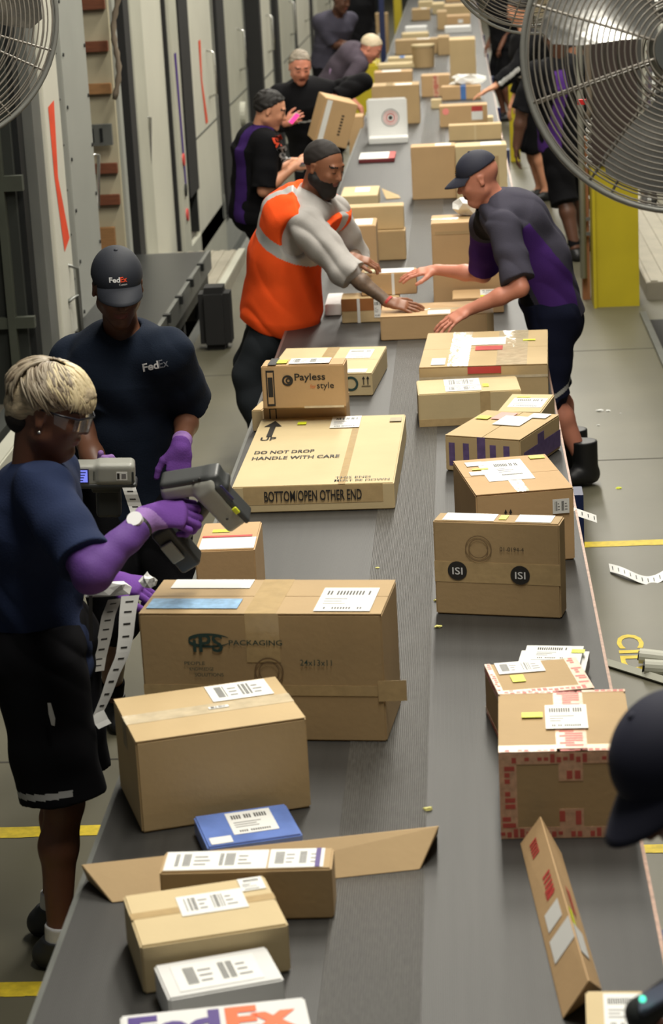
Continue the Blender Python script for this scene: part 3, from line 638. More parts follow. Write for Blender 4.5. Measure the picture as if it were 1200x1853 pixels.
far('carton crossed by a blue tape strip under a white bag', (799, 158), (870, 155), 182, .2, CARD2, items=[('tape', 'front', .48, 0, .62, 1, BT), ('tape', 'top', .48, 0, .62, 1, BT)])
far('tiny carton at the centre line of the far belt', (780, 181), (799, 180), 197, .13, CARD3)
far('carton with reddish tape on its front, centre of the far belt', (762, 138), (814, 134), 176, .28, CARD2, items=[('redtape', 'front', .4, 0, .62, 1)])
far('big tall plain carton on the right half of the far belt', (813, 73), (860, 71), 129, .5, CARD, h=.46)
far('carton left of the big tall plain one', (792, 68), (813, 68), 100, .5, CARD4)
far('white carton standing far down the belt', (805, 50), (852, 50), 61, .45, WCARD)
far('brown carton with a tape strip beyond the white one', (807, 30), (851, 30), 46, .5, CARD2, items=[('blank', 'front', .5, .2, .7, .6)])
far('narrow carton left of the brown one beyond the white one', (791, 22), (808, 22), 54, .6, CARD4)
far('long carton near the top edge, right half of the belt', (804, 12), (851, 10), 29, .8, CARD, h=.2)
far('carton near the top edge, left of the long one', (782, 8), (804, 8), 22, .8, CARD3, h=.16)
far('farthest carton on the right half of the belt, at the top edge', (806, -6), (850, -6), 5, .8, CARD2)
# nearest right
o, fc = carton('large cube carton bound with red-printed tape on every edge, right side near the dark cap', (902, 1362), (1148, 1357), (1147, 1247), 1518, side='R', m=CARD4, seed=40,
    items=[(T_, 'top', .0, .0, 1, .10, mat('pale_tape', (214, 196, 160), .3)), ('redtape', 'top', .0, .0, 1, .04), ('redtape', 'top', .43, 0, .66, 1), ('redtape', 'top', 0, .96, 1, 1), (L_, 'top', .36, .33, .68, .72), ('sticker', 'top', .18, .52, .34, .6),
           ('redtape', 'front', 0, .86, 1, .99), ('redtape', 'front', 0, 0, 1, .13), ('redtape', 'front', .0, .13, .13, .86), ('redtape', 'front', .88, .13, 1, .86), ('redtape', 'front', .44, .66, .62, .86), ('redtape', 'front', .44, .13, .62, .34)])
carton('smaller red-taped carton behind the large cube one, turned slightly', (904, 1259), (1076, 1245), (873, 1203), 0, h=.13, m=CARD4, seed=41,
    items=[('redtape', 'top', 0, .0, 1, .13), ('redtape', 'top', .86, .13, 1, 1), ('redtape', 'top', 0, .13, .06, 1), (L_, 'top', .10, .62, .60, .98), ('sticker', 'top', .2, .34, .34, .55), ('redtape', 'left', 0, .84, 1, 1), ('redtape', 'left', .0, 0, 1, .12)])
carton('white padded parcel with a green-yellow sticker behind the red-taped pair', (932, 1206), (1058, 1208), (1066, 1166), 0, side='R', h=.075, m=WCARD, seed=42, name='white_parcel', bev=.015,
    items=[(L_, 'top', .2, .3, .75, .9), ('sticker', 'top', .76, .6, .95, .75)])
# bottom right corner carton under the hand scanner
carton('carton with a barcode sheet at the lower right corner, under a hand scanner', (1062, 1862), (1172, 1862), (1088, 1792), 0, h=.10, m=CARD3, seed=43, items=[(L_, 'top', .3, .0, .98, .9)])
# triangular tubes
def prism(label, pts_top, pts_f, pts_b, m, items=(), sag=None):
    A = [np.array(p) for p in (*pts_top, *pts_f, *pts_b)]   # ridge0,ridge1,front0,front1,back0,back1
    base = A[2].copy(); base[2] = BZ; o = empty('triangular_carton', base); tag(o, label, 'box', 'triangular mailing cartons')
    vs = [a-base for a in A]
    mb = MB(); mb.add(vs, [[2, 3, 1, 0], [0, 1, 5, 4], [3, 2, 4, 5], [0, 4, 2], [1, 3, 5]]); b = mb.build('carton_body', m, o)
    bm = bmesh.new(); bm.from_mesh(b.data); bmesh.ops.recalc_face_normals(bm, faces=bm.faces[:]); bmesh.ops.bevel(bm, geom=bm.edges[:], offset=.002, segments=1, affect='EDGES'); bm.to_mesh(b.data); bm.free()
    return o, vs
r0 = at(146, 1564, BZ+.055); r1 = at(795, 1494, BZ+.065)
prism('long triangular carton lying across the belt, its ends slanted, behind the label-covered carton', (r0, r1), (at(203, 1634, BZ), at(760, 1574, BZ)), (at(149, 1618, BZ)+np.array([0, .07, 0]), at(792, 1532, BZ)+np.array([0, .07, 0])), CARD4)
rr0 = at(978, 1476, BZ+.085); rr1 = at(1066, 1775, BZ+.10)
o, vs = prism('long triangular kraft carton pointing toward the camera on the right, red print and white labels', (rr0, rr1), (at(941, 1527, BZ), at(1018, 1845, BZ)), (at(1017, 1545, BZ), at(1090, 1792, BZ)), CARD2)
def pface(vs, a, b, c, d): return lambda u, v: (vs[a]*(1-u)+vs[b]*u)*(1-v)+(vs[c]*(1-u)+vs[d]*u)*v
fl = pface(vs, 2, 3, 0, 1); fr = pface(vs, 0, 1, 4, 5)
nl = np.cross(vs[1]-vs[0], vs[2]-vs[0]); nl /= -np.linalg.norm(nl); nr = np.cross(vs[1]-vs[0], vs[4]-vs[0]); nr /= np.linalg.norm(nr)
if nl[2] < 0: nl = -nl
if nr[2] < 0: nr = -nr
def pq(fn, n, q, m, nm, lab=None):
    u0, v0, u1, v1 = q; k = link(nm, [fn(a, b)+n*.0015 for a, b in ((u0, v0), (u1, v0), (u1, v1), (u0, v1))], [[0, 1, 2, 3]], m, o)
    if lab: k['label'] = lab
pq(fl, nl, (.50, .25, .60, .80), WHITE, 'shipping_label'); pq(fl, nl, (.64, .2, .76, .98), WHITE, 'shipping_label'); pq(fr, nr, (.68, .02, .84, .6), WHITE, 'shipping_label')
pq(fr, nr, (.58, .05, .68, .25), YEL, 'sticker')
for u, v, s_ in ((.08, .35, .10), (.32, .5, .14), (.40, .45, .06)): 
    for j in range(5): pq(fl, nl, (u+j*s_/5, v, u+(j+.6)*s_/5, v+.3), RINK, 'printed_text')
for j in range(7): pq(fr, nr, (.4+j*.025, .35, .415+j*.025, .6), RINK, 'printed_text')
# ------------------------------------------------------------ paper, scraps, litter
def crumple(name, c, s, m, label, cat='paper', group=None, seed=0, n=5, flat=.6, par=None):
    R = random.Random(seed); bm = bmesh.new(); bmesh.ops.create_icosphere(bm, subdivisions=2, radius=1)
    for v in bm.verts:
        k = R.uniform(.55, 1.1); v.co = Vector((v.co.x*k*s[0], v.co.y*k*s[1], max(v.co.z*k*s[2], -s[2]*flat)))
    me = bpy.data.meshes.new(name); bm.to_mesh(me); bm.free(); me.materials.append(m); o = bpy.data.objects.new(name, me); COL.objects.link(o); o.location = Vector([float(t) for t in c])
    if par: o.parent = par
    return tag(o, label, cat, group) if label else o
c = at(850, 390, BZ+.42); crumple('crumpled_paper', (c[0], c[1]+.02, BZ+.46), (.11, .10, .06), WHITE, 'pile of crumpled white paper on the tall carton beside the capped man\'s chest', seed=2)
c = at(845, 140, BZ+.2); crumple('white_bag', at(846, 154, BZ+.13)+np.array([0, .10, .04]), (.2, .12, .07), WHITE, 'crumpled white plastic bag on a carton far down the belt', 'bag', seed=5)
c = at(712, 360, BZ); o = empty('torn_flap', (c[0], c[1], BZ), .2); tag(o, 'bent torn cardboard flap lying beside the low labelled carton', 'cardboard')
MB().add([(-.05, 0, 0), (.05, 0, .0), (.06, .12, .003), (-.06, .12, .06), (-.05, 0, .004), (.05, 0, .004), (.06, .12, .007), (-.06, .12, .064)], [[3, 2, 1, 0], [4, 5, 6, 7], [0, 1, 5, 4], [1, 2, 6, 5], [2, 3, 7, 6], [3, 0, 4, 7]]).build('board', CARD, o)
def scrap(px, py, z, s, label, m=WHITE, grp='paper scraps', seed=0):
    p_ = at(px, py, z); crumple('paper_scrap', (p_[0], p_[1], z+s*.35*.5), (s, s*.6, s*.35), m, label, 'scrap', grp, seed)
for i, (px, py, s, l) in enumerate(((1085, 744, .022, 'larger white scrap on the floor right of the shin'), (1100, 744, .015, 'white scrap just right of the larger one on the floor'), (1083, 770, .01, 'tiny white scrap on the floor below the larger one'),
        (1123, 748, .006, 'tiny white speck right of the white scraps'))): scrap(px, py, .001, s, l, seed=i)
for i, (px, py, s, l) in enumerate(((793, 1135, .014, 'yellow scrap on the ribbed band below the round-stickered carton'), (790, 1087, .012, 'pale scrap at the left foot of the round-stickered carton'), (775, 1465, .014, 'yellow scrap on the belt above the long triangular carton'),
        (679, 692, .006, 'small white speck on the belt beside the leaf-mark carton'), (683, 1028, .008, 'pale fleck on the belt above the largest carton'))): scrap(px, py, BZ, s, l, mat('pale_yellow', (220, 215, 130), .6), seed=i+9)
scrap(1120, 884, .001, .016, 'yellow slip on the floor right of the black boot', YEL, seed=20)
def strip(name, pts, wv, m, label=None, cat=None, par=None, marks=0, t=.0006):
    """label backing strip following pts; wv = half width vector"""
    pts = [np.array(p) for p in pts]; k = len(pts); mb = MB(); wv = np.array(wv, float)
    W = wv if wv.ndim == 2 else [wv]*k
    A = [p-w_ for p, w_ in zip(pts, W)]; B = [p+w_ for p, w_ in zip(pts, W)]
    ns = [np.cross(pts[min(i+1, k-1)]-pts[max(i-1, 0)], W[i]) for i in range(k)]; ns = [n/(np.linalg.norm(n)+1e-9)*t for n in ns]
    mb.add(A+B+[a-n for a, n in zip(A, ns)]+[b-n for b, n in zip(B, ns)], [[i, i+1, k+i+1, k+i] for i in range(k-1)]+[[2*k+i, 3*k+i, 3*k+i+1, 2*k+i+1] for i in range(k-1)])
    if marks:
        for i in range(1, k-1, marks):
            for s in (1.5, -2.5):
                n = ns[i]*s; a = pts[i]; d_ = (pts[i+1]-pts[i])*.3
                q = [a-W[i]*.45+n, a+W[i]*.45+n, a+W[i]*.45+d_+n, a-W[i]*.45+d_+n]; mb.add(q, [[0, 1, 2, 3]], 1)
    o = mb.build(name, [m, INK], par, smooth=False)
    if label: tag(o, label, cat)
    return o
pts = []
for i in range(22):
    f = i/21; p_ = at(1103+112*f, 1032+22*math.sin(f*2.6)-4*f, 0); pts.append((p_[0], p_[1], .012+.01*math.sin(f*7)))
strip('label_backing', pts, (0.0, .045, .004), WHITE, 'curled white label backing strip with black ticks on the right floor', 'label strip', marks=2)
p0, p1 = at(1036, 924, .7012), at(1080, 939, .66)
strip('label_backing', [p0+(p1-p0)*i/8 for i in range(9)], (0, .02, .008), WHITE, 'short barcode slip stuck out past the belt edge', 'label strip', marks=2)
a0, a1 = at(1100, 1200, .012), at(1215, 1236, .012)
o = tag(empty('floor_bar', a0), 'white bar lying on the floor toward the white rollers', 'bar')
MB().tube([(0, 0, 0), tuple(a1-a0)], .018, 4).build('bar', WPAINT, o)
for i, (x, y, l) in enumerate(((1183, 1192, 'upper white plastic roller on the right floor'), (1192, 1212, 'lower white plastic roller with a cut-out on the right floor'))):
    q = at(x, y, .03); o = tag(empty('plastic_roller', q), l, 'roller', 'white rollers on the floor')
    MB().tube([(-.05, .01, .01), (.07, -.015+.02*i, .0)], .028, 14).build('roller_tube', WPAINT, o, smooth=False)
    MB().tube([(-.056, .011, .011), (-.049, .01, .01)], .018, 12).build('bore', DMETAL, o)
# big carton and low carton standing left of the far belt
def fcart(label, FL, FR, bot, dep, m, items=(), z0=0, h=None): return carton(label, FL, FR, None, bot, z0=z0, depth=dep, m=m, items=items, group='boxes beside the belt', seed=int(FL[0]), h=h)
fcart('big upright brown carton standing behind the bending man', (640, 27), (701, 25), 118, .3, CARD4, [('blank', 'front', .7, .4, .8, .52), ('sticker', 'front', .75, .62, .85, .85, ORX)], h=.68)
fcart('low carton on the floor behind the carton the hooded man holds', (630, 212), (656, 211), 300, .3, CARD2, h=.8)

# ------------------------------------------------------------ implicit surfaces for bodies and clothes
f32 = np.float32
def nrm(v): v = np.asarray(v, float); return v/(np.linalg.norm(v)+1e-9)
def smin(a, b, k): h = np.clip(.5+.5*(b-a)/k, 0, 1); return b+(a-b)*h-k*h*(1-h)
class EC:      # rounded cone with elliptical section
    def __init__(s, p0, p1, r0, r1, lat=None, k=.02, op='u', cuts=()):
        s.p0 = np.array(p0, float); s.p1 = np.array(p1, float)
        s.r0 = (r0, r0) if np.isscalar(r0) else r0; s.r1 = (r1, r1) if np.isscalar(r1) else r1
        s.round = np.isscalar(r0) and np.isscalar(r1); d = s.p1-s.p0; s.L = np.linalg.norm(d)+1e-6; s.ax = d/s.L
        if np.linalg.norm(d) < 1e-5: s.ax = np.array([0, 0, 1.])
        if not s.round:
            l = np.array(lat, float); l = l-s.ax*l.dot(s.ax); s.lat = nrm(l); s.dep = np.cross(s.ax, s.lat)
        s.k = k; s.op = op; s.cuts = cuts; s.c = (s.p0+s.p1)/2; s.R = s.L/2+max(*s.r0, *s.r1)
    def __call__(s, P):
        V_ = P-s.p0; t = np.clip(V_@s.ax/s.L, 0, 1)
        v = V_-t[:, None]*(s.ax*s.L)
        if s.round: d = np.sqrt((v*v).sum(1))-(s.r0[0]*(1-t)+s.r1[0]*t)
        else:
            a = s.r0[0]*(1-t)+s.r1[0]*t; b = s.r0[1]*(1-t)+s.r1[1]*t; c = np.minimum(a, b)
            x = v@s.lat; y = v@s.dep; z = v@s.ax
            k0 = np.sqrt((x/a)**2+(y/b)**2+(z/c)**2); k1 = np.sqrt((x/a**2)**2+(y/b**2)**2+(z/c**2)**2)+1e-6
            d = np.where(k1 > 1e-4, k0*(k0-1)/k1, -c)
        for p, n in s.cuts: d = np.maximum(d, (P-p)@n)
        return d
class EL:      # ellipsoid in a frame
    def __init__(s, c, r, M=None, k=.02, op='u', cuts=()):
        s.c = np.array(c, float); s.r = np.array(r, float); s.M = np.eye(3) if M is None else M; s.k = k; s.op = op; s.cuts = cuts; s.R = max(r)
    def __call__(s, P):
        q = (P-s.c)@s.M; k0 = np.sqrt(((q/s.r)**2).sum(1)); k1 = np.sqrt(((q/s.r**2)**2).sum(1))+1e-6
        d = np.where(k0 < 1e-3, -s.r.min(), k0*(k0-1)/k1)
        for p, n in s.cuts: d = np.maximum(d, (P-p)@n)
        return d
class BX:      # rounded box in a frame (M columns = axes)
    def __init__(s, c, r, M=None, rd=.005, k=.004, op='u', cuts=()):
        s.c = np.array(c, float); s.r = np.array(r, float)-rd; s.M = np.eye(3) if M is None else M; s.rd = rd; s.k = k; s.op = op; s.cuts = cuts; s.R = float(np.linalg.norm(r))
    def __call__(s, P):
        q = np.abs((P-s.c)@s.M)-s.r; d = np.sqrt((np.maximum(q, 0)**2).sum(1))+np.minimum(q.max(1), 0)-s.rd
        for p, n in s.cuts: d = np.maximum(d, (P-p)@n)
        return d
def surf(name, prims, h, m, parent=None, cuts=(), mfn=None, noise=0, nf=22., off=None):
    """surface nets over a union of primitives; cuts = global half spaces (p, n)"""
    lo = np.min([p.c-p.R for p in prims if p.op == 'u'], 0)-3*h; hi = np.max([p.c+p.R for p in prims if p.op == 'u'], 0)+3*h
    B = 8; S = B*h; nb = np.maximum(1, np.ceil((hi-lo)/S).astype(int)); 
    g = np.stack(np.meshgrid(*[np.arange(n) for n in nb], indexing='ij'), -1).reshape(-1, 3)
    cen = lo+(g+.5)*S-h*.5
    def ev(P, cc, rad):
        D = np.full(P.shape[:2], 1.0)
        for p in prims:
            sel = np.nonzero(np.linalg.norm(cc-p.c, axis=1) < p.R+rad+p.k+.03)[0]
            if not len(sel): continue
            q = p(P[sel].reshape(-1, 3)).reshape(len(sel), -1)
            if p.op == 'u': D[sel] = smin(D[sel], q, p.k)
            else: D[sel] = -smin(-D[sel], q, p.k)
        for p, n in cuts: D = np.maximum(D, (P-p)@n)
        return D
    D0 = ev(cen[:, None, :], cen, S)[:, 0]
    act = np.abs(D0) < S*1.3+.01
    N = nb*B; F_ = np.where(D0 < 0, -1., 1.).astype(f32).reshape(nb)
    F_ = np.repeat(np.repeat(np.repeat(F_, B, 0), B, 1), B, 2)
    ga = g[act]; off_ = np.stack(np.meshgrid(*[np.arange(B)]*3, indexing='ij'), -1).reshape(-1, 3)
    idx = ga[:, None, :]*B+off_[None]; P = lo+idx*h
    D = ev(P, cen[act], S*.9)
    if noise:
        if nf < 80:
            q1 = P[..., 0]*13+P[..., 1]*11+2.2*np.sin(P[..., 2]*9+P[..., 0]*7); q2 = P[..., 2]*21+1.8*np.sin(P[..., 0]*12-P[..., 1]*10)
            D = D+noise*1.1*(1-2*np.abs(np.sin(q1+.6*q2)))*(.5+.5*np.sin(q2*.6+q1*.3))
        D = D+noise*(np.sin(P[..., 0]*nf+2.1*np.sin(P[..., 2]*nf*.7+P[..., 1]*9))*np.sin(P[..., 2]*nf*.55+1.7*np.sin(P[..., 0]*nf*.5)+P[..., 1]*nf*.8))
    if noise:
        for p, n in cuts: D = np.maximum(D, (P-p)@n)
    F_[idx[..., 0], idx[..., 1], idx[..., 2]] = D
    ins = F_ < 0
    cell = np.zeros(tuple(N-1), np.int8)
    for a in (0, 1):
        for b in (0, 1):
            for c in (0, 1): cell += ins[a:N[0]-1+a, b:N[1]-1+b, c:N[2]-1+c]
    ci = np.argwhere((cell > 0) & (cell < 8)); 
    if not len(ci): return None
    ids = np.full(tuple(N-1), -1, np.int32); ids[tuple(ci.T)] = np.arange(len(ci))
    acc = np.zeros((len(ci), 3)); cnt = np.zeros(len(ci))
    cor = [(a, b, c) for a in (0, 1) for b in (0, 1) for c in (0, 1)]
    val = {c: F_[ci[:, 0]+c[0], ci[:, 1]+c[1], ci[:, 2]+c[2]].astype(float) for c in cor}
    for c in cor:
        for ax in range(3):
            if c[ax]: continue
            e = list(c); e[ax] = 1; e = tuple(e); v0, v1 = val[c], val[e]; x = (v0 < 0) != (v1 < 0)
            t = np.where(x, v0/np.where(x, v0-v1, 1), 0); p = np.array(c, float)[None]+t[:, None]*np.eye(3)[ax]
            acc[x] += p[x]; cnt[x] += 1
    vs = lo+(ci+acc/cnt[:, None])*h
    fs = []
    for ax in range(3):
        b, c = (ax+1) % 3, (ax+2) % 3
        s0 = [slice(0, N[i]-1) for i in range(3)]; s1 = list(s0); s1[ax] = slice(1, N[ax])
        s0[ax] = slice(0, N[ax]-1)
        A = ins[tuple(s0)]; Bm = ins[tuple(s1)]
        for sign, msk in ((1, A & ~Bm), (-1, ~A & Bm)):
            e = np.argwhere(msk); ok = (e[:, b] > 0) & (e[:, c] > 0) & (e[:, ax] < N[ax]-1); e = e[ok]
            if not len(e): continue
            eb = e.copy(); eb[:, b] -= 1; ec = e.copy(); ec[:, c] -= 1; ebc = eb.copy(); ebc[:, c] -= 1
            q = [ids[tuple(z.T)] for z in (e, eb, ebc, ec)]
            if sign < 0: q = q[::-1]
            fs.append(np.stack(q, 1))
    fs = np.concatenate(fs); fs = fs[(fs >= 0).all(1)]
    mi = None
    if mfn is not None: mi = mfn(vs[fs].mean(1))
    return link(name, vs if off is None else vs-off, fs, m, parent, True, mi)
# ------------------------------------------------------------ people
def skin(name, c): return mat(name, c, .5, var=.06, scale=14, bump=.05, bscale=120)
SK_D = skin('skin_deep', (108, 68, 49)); SK_DD = skin('skin_dark', (86, 55, 40)); SK_M = skin('skin_brown', (140, 92, 66)); SK_L = skin('skin_fair', (208, 148, 116)); SK_P = skin('skin_ruddy', (204, 134, 110))
def cloth(n, c, r=.9, **k): return mat(n, c, r, spec=.15, var=.10, scale=7, bump=.25, bscale=180, **k)
NAVY = cloth('navy_cloth', (36, 46, 74)); DNAVY = cloth('deep_navy_cloth', (24, 32, 46)); BLK = cloth('black_cloth', (14, 14, 17)); CHAR = cloth('charcoal_cloth', (66, 64, 76)); PUR = cloth('purple_cloth', (76, 44, 116))
DPUR = cloth('dark_purple_cloth', (56, 32, 92)); ORA = cloth('orange_mesh', (255, 88, 34)); SWEAT = cloth('grey_sweat', (172, 168, 164)); REFL = mat('reflective', (186, 186, 184), .3, .2, var=.05); DEN = cloth('dark_jeans', (38, 42, 46))
GREYP = cloth('grey_polo', (78, 70, 80)); GLOVE = cloth('glove_purple', (106, 66, 144)); GLOVE2 = cloth('glove_cuff', (146, 112, 172)); SHOE = mat('shoe_black', (22, 22, 24), .5); SOLE = mat('sole_grey', (110, 114, 116), .6); SOCK = mat('sock_white', (205, 205, 205), .8); NAVYS = cloth('navy_shorts', (22, 26, 46))
HB = mat('hair_black', (22, 18, 16), .7, bump=.4, bscale=300); HG = mat('hair_grey_blond', (176, 160, 132), .5, var=.35, scale=16, stretch=(1.2, 7, 7), bump=.5, bscale=60); HGR = mat('hair_grey', (140, 130, 116), .7, bump=.4, bscale=200)
HBR = mat('hair_shaved', (30, 24, 21), .8, bump=.3, bscale=300); CAPM = mat('cap_black', (26, 30, 40), .75, bump=.1, bscale=400); CAPN = mat('cap_navy', (34, 36, 52), .75, bump=.1, bscale=400); LIP = mat('lip', (120, 66, 58), .45); EYEW = mat('eye_white', (200, 196, 190), .3); TAT = mat('tattoo_skin', (104, 84, 68), .5, var=.4, scale=26)
def ik(a, b, L1, L2, hint):
    a = np.array(a, float); b = np.array(b, float); d = b-a; D = np.linalg.norm(d); u = d/D
    Dm = min(D, (L1+L2)*.995); b2 = a+u*Dm; x = (L1*L1-L2*L2+Dm*Dm)/(2*Dm); y = math.sqrt(max(0, L1*L1-x*x))
    hv = np.array(hint, float); hv = hv-u*hv.dot(u); return a+u*x+nrm(hv)*y, b2
def hand_prims(W, d, n, th, s=1., curl=.3, spread=1., off=0., thumb=.5, curls=None):
    """wrist W, finger direction d, back-of-hand normal n, th = +1/-1 side of the thumb along cross(d,n)"""
    d = nrm(d); n = np.array(n, float); n = nrm(n-d*n.dot(d)); x = np.cross(d, n)*th; P = []
    K = W+d*.088*s
    P.append(EC(W-d*.02, W+d*.03*s, (.028*s+off, .021*s+off), (.036*s+off, .018*s+off), x, .012))
    P.append(EC(W+d*.025*s, K-d*.008, (.036*s+off, .017*s+off), (.041*s+off, .0135*s+off), x, .012))
    Ls = ((.044, .026, .021), (.049, .030, .023), (.046, .028, .022), (.036, .021, .019)); xs = (.030, .010, -.010, -.029)
    for i in range(4):
        c = curls[i] if curls else curl; p = K+x*xs[i]*s-d*(.006 if i in (0,) else .014 if i == 3 else 0)*s
        a = -(i-1.4)*.09*spread; dd = nrm(d*math.cos(a)+x*math.sin(a)); ang = 0; r = (.0088 if i < 3 else .0078)*s+off
        p_ = p-dd*.015*s
        for j in range(3):
            ang += c*(.7, 1.0, .8)[j]*1.25; e = dd*math.cos(ang)-n*math.sin(ang); q = p+e*Ls[i][j]*s
            P.append(EC(p_ if j == 0 else p, q, r, r*.93, k=.004)); p = q; r *= .93
    t0 = W+d*.022*s+x*.022*s-n*.004; t1 = W+d*.05*s+x*(.046+.01*thumb)*s-n*.012*s; t2 = t1+nrm(d*(.9)+x*(.75*thumb)-n*.3)*.034*s; t3 = t2+nrm(d*1.1+x*.3*thumb-n*.35)*.027*s
    P += [EC(t0, t1, .015*s+off, .0125*s+off, k=.012), EC(t1, t2, .0115*s+off, .0102*s+off, k=.005), EC(t2, t3, .0102*s+off, .0085*s+off, k=.004)]
    return P
PRE = []
class Person:
    def __init__(s, label, Y=None, name='person'):
        s.label = label; s.h = .006; s.bulk = 1.; s.scale = 1.
    def head_frame(s):
        f = nrm(s.face); up = nrm(getattr(s, 'headup', (0, 0, 1))); r = nrm(np.cross(f, up)); u = np.cross(r, f)
        s.M = np.stack([r, f, u], 1)     # local->world columns
        return s.M
    def hl(s, x, y, z): return s.head+s.M@np.array([x, y, z])*s.hs
def build_person(s):
    """s: pelvis, neck, head, face, lat(person's right), wr[], etc."""
    g = s.__dict__.get; hs = s.hs = g('hs', 1.0); M = s.head_frame(); k = s.scale; bulk = s.bulk
    base = np.array([s.pelvis[0], s.pelvis[1], 0.0]) if g('base') is None else np.array(s.base, float)
    o = empty('person', base); tag(o, s.label, 'person', None)
    lat = nrm(s.lat); hlat = nrm(g('hiplat', s.lat)); P, N = np.array(s.pelvis, float), np.array(s.neck, float)
    bend = np.array(g('bend', (0, 0, 0)), float); sp = nrm(N-P)
    back = np.cross(lat, sp)*-1.0           # points to the back? lat x up = forward for lat=right
    fwd = nrm(np.cross(sp, lat)); 
    W_ = P*.62+N*.38+bend; Ch = P*.25+N*.75+bend*.7; s.fwd, s.sp, s.latn = fwd, sp, lat
    sh = g('shw', .185)*k; SR = N-sp*.055+lat*sh; SL = N-sp*.055-lat*sh
    if g('shR') is not None: SR = np.array(s.shR, float)
    if g('shL') is not None: SL = np.array(s.shL, float)
    def torso(off, top=True):
        a = [(.158*bulk, .112*bulk), (.138*bulk, .100*bulk), (.160*bulk, .115*bulk), (.135*k, .085*k)]
        if g('tw'): a = s.tw
        a = [(x+off, y+off) for x, y in a]; U = N-sp*.06
        L = [EC(P-sp*.06, W_, a[0], a[1], hlat*.5+lat*.5, .05), EC(W_, Ch, a[1], a[2], lat, .05), EC(Ch, U, a[2], a[3], lat, .05)]
        L += [EC(U-sp*.0, SR-lat*.02, .062+off, .058+off, k=.05), EC(U, SL+lat*.02, .062+off, .058+off, k=.05)]
        return L
    ar, fr, wr_ = .050*g('arm', 1.), .040*g('arm', 1.), .027*g('arm', 1.)
    arms = {}
    for side, S0 in (('R', SR), ('L', SL)):
        wv = g('wr'+side)
        if wv is None: wv = S0-np.array([0, 0, .5])+fwd*.08
        e, w2 = ik(S0, wv, .295*k, .255*k, g('el'+side, -fwd+np.array([0, 0, -.3])))
        arms[side] = (S0, e, w2)
    s.arms = arms
    def arm(side, off, e0=0., e1=1., cut=False, flare=0.):
        S0, E, Wd = arms[side]; L = []
        pts = [(S0, ar), (S0*.5+E*.5, ar*.93), (E, fr*.98), (E*.62+Wd*.38, fr), (Wd, wr_)]
        for i in range(4):
            t0, t1 = i/4, (i+1)/4
            if t0 >= e1: break
            p, q = pts[i][0], pts[i+1][0]; r0, r1 = pts[i][1]+off, pts[i+1][1]+off; cuts = ()
            if t1 > e1-1e-6 and e1 < 1 or (cut and i == 3):
                f = (e1-t0)*4 if e1 < 1 else 1.; c = p+(q-p)*f; cuts = ((c, nrm(q-p)),); r1 += flare
            L.append(EC(p, q, r0, r1, k=.02, cuts=cuts))
        return L
    legs = {}
    for side, sg in (('R', 1), ('L', -1)):
        hp = P-sp*.02+hlat*.088*sg*bulk**.5; an = g('an'+side)
        if an is None: an = np.array([hp[0], hp[1], .085])
        lk = g('legk', 1.); kn, a2 = ik(hp, an, .43*k*lk, .42*k*lk, g('kn'+side, fwd+np.array([0, 0, .2]))); legs[side] = (hp, kn, a2)
    s.legs = legs
    lb = g('leg', 1.)
    def leg(side, off, e1=1., flare=0.):
        hp, kn, an = legs[side]; L = []
        pts = [(hp, .088*lb), (hp*.4+kn*.6, .067*lb), (kn, .054*lb), (kn*.68+an*.32-fwd*.012, .055*lb), (an, .034*lb)]
        for i in range(4):
            t0, t1 = i/4, (i+1)/4
            if t0 >= e1: break
            p, q = pts[i][0], pts[i+1][0]; r0, r1 = pts[i][1]+off, pts[i+1][1]+off; cuts = ()
            if t1 > e1-1e-6 and e1 < 1.001:
                f = min(1, (e1-t0)*4); c = p+(q-p)*f; cuts = ((c, nrm(q-p)),); r1 += flare
                s.hem = (c, nrm(q-p), r0)
                if not hasattr(s, 'hems'): s.hems = {}
                s.hems[side] = (c, nrm(q-p))
            L.append(EC(p, q, r0, r1, k=.025, cuts=cuts))
        return L
    # head
    H = lambda x, y, z: s.hl(x, y, z)
    def ell(c, r, kk=.012, op='u', cuts=()): return EL(H(*c), np.array(r)*hs, M, kk, op, cuts)
    jw = g('jaw', 1.)
    headp = [ell((0, -.012, .035), (.076, .096, .088)), ell((0, .018, -.012), (.066, .078, .085), .02), EC(H(0, .035, -.04), H(0, .056, -.088), .050*hs*jw, .027*hs*jw, k=.025),
             EC(H(-.045, .005, -.05), H(0, .052, -.088), .026*hs*jw, .024*hs*jw, k=.02), EC(H(.045, .005, -.05), H(0, .052, -.088), .026*hs*jw, .024*hs*jw, k=.02),
             EC(H(0, .084, .022), H(0, .104, -.014), .008*hs, .012*hs, k=.008), ell((.012, .093, -.017), (.009, .009, .007), .005), ell((-.012, .093, -.017), (.009, .009, .007), .005),
             EC(H(-.035, .078, .038), H(.035, .078, .038), .010*hs, .010*hs, k=.012),
             ell((.031, .100, .018), (.017, .014, .012), .008, 's'), ell((-.031, .100, .018), (.017, .014, .012), .008, 's'),
             ell((.031, .078, .018), (.0135, .0125, .0125), .003), ell((-.031, .078, .018), (.0135, .0125, .0125), .003),
             ell((.036, .068, -.012), (.02, .018, .018), .02), ell((-.036, .068, -.012), (.02, .018, .018), .02),
             ell((0, .089, -.043), (.023, .011, .0055), .004), ell((0, .087, -.054), (.020, .011, .006), .004), ell((0, .074, -.083), (.02, .018, .016), .012)]
    for sg in (1, -1):
        headp += [EC(H(.076*sg, -.008, .022), H(.078*sg, -.002, -.018), (.006*hs, .017*hs), (.006*hs, .011*hs), M@np.array([1., -.15*sg, 0]), .006), ell((.085*sg, -.002, .008), (.006, .009, .014), .004, 's')]
    neck = [EC(N-sp*.03, H(0, -.022, -.05), .062*g('neckw', 1.), .052*g('neckw', 1.), k=.03)]
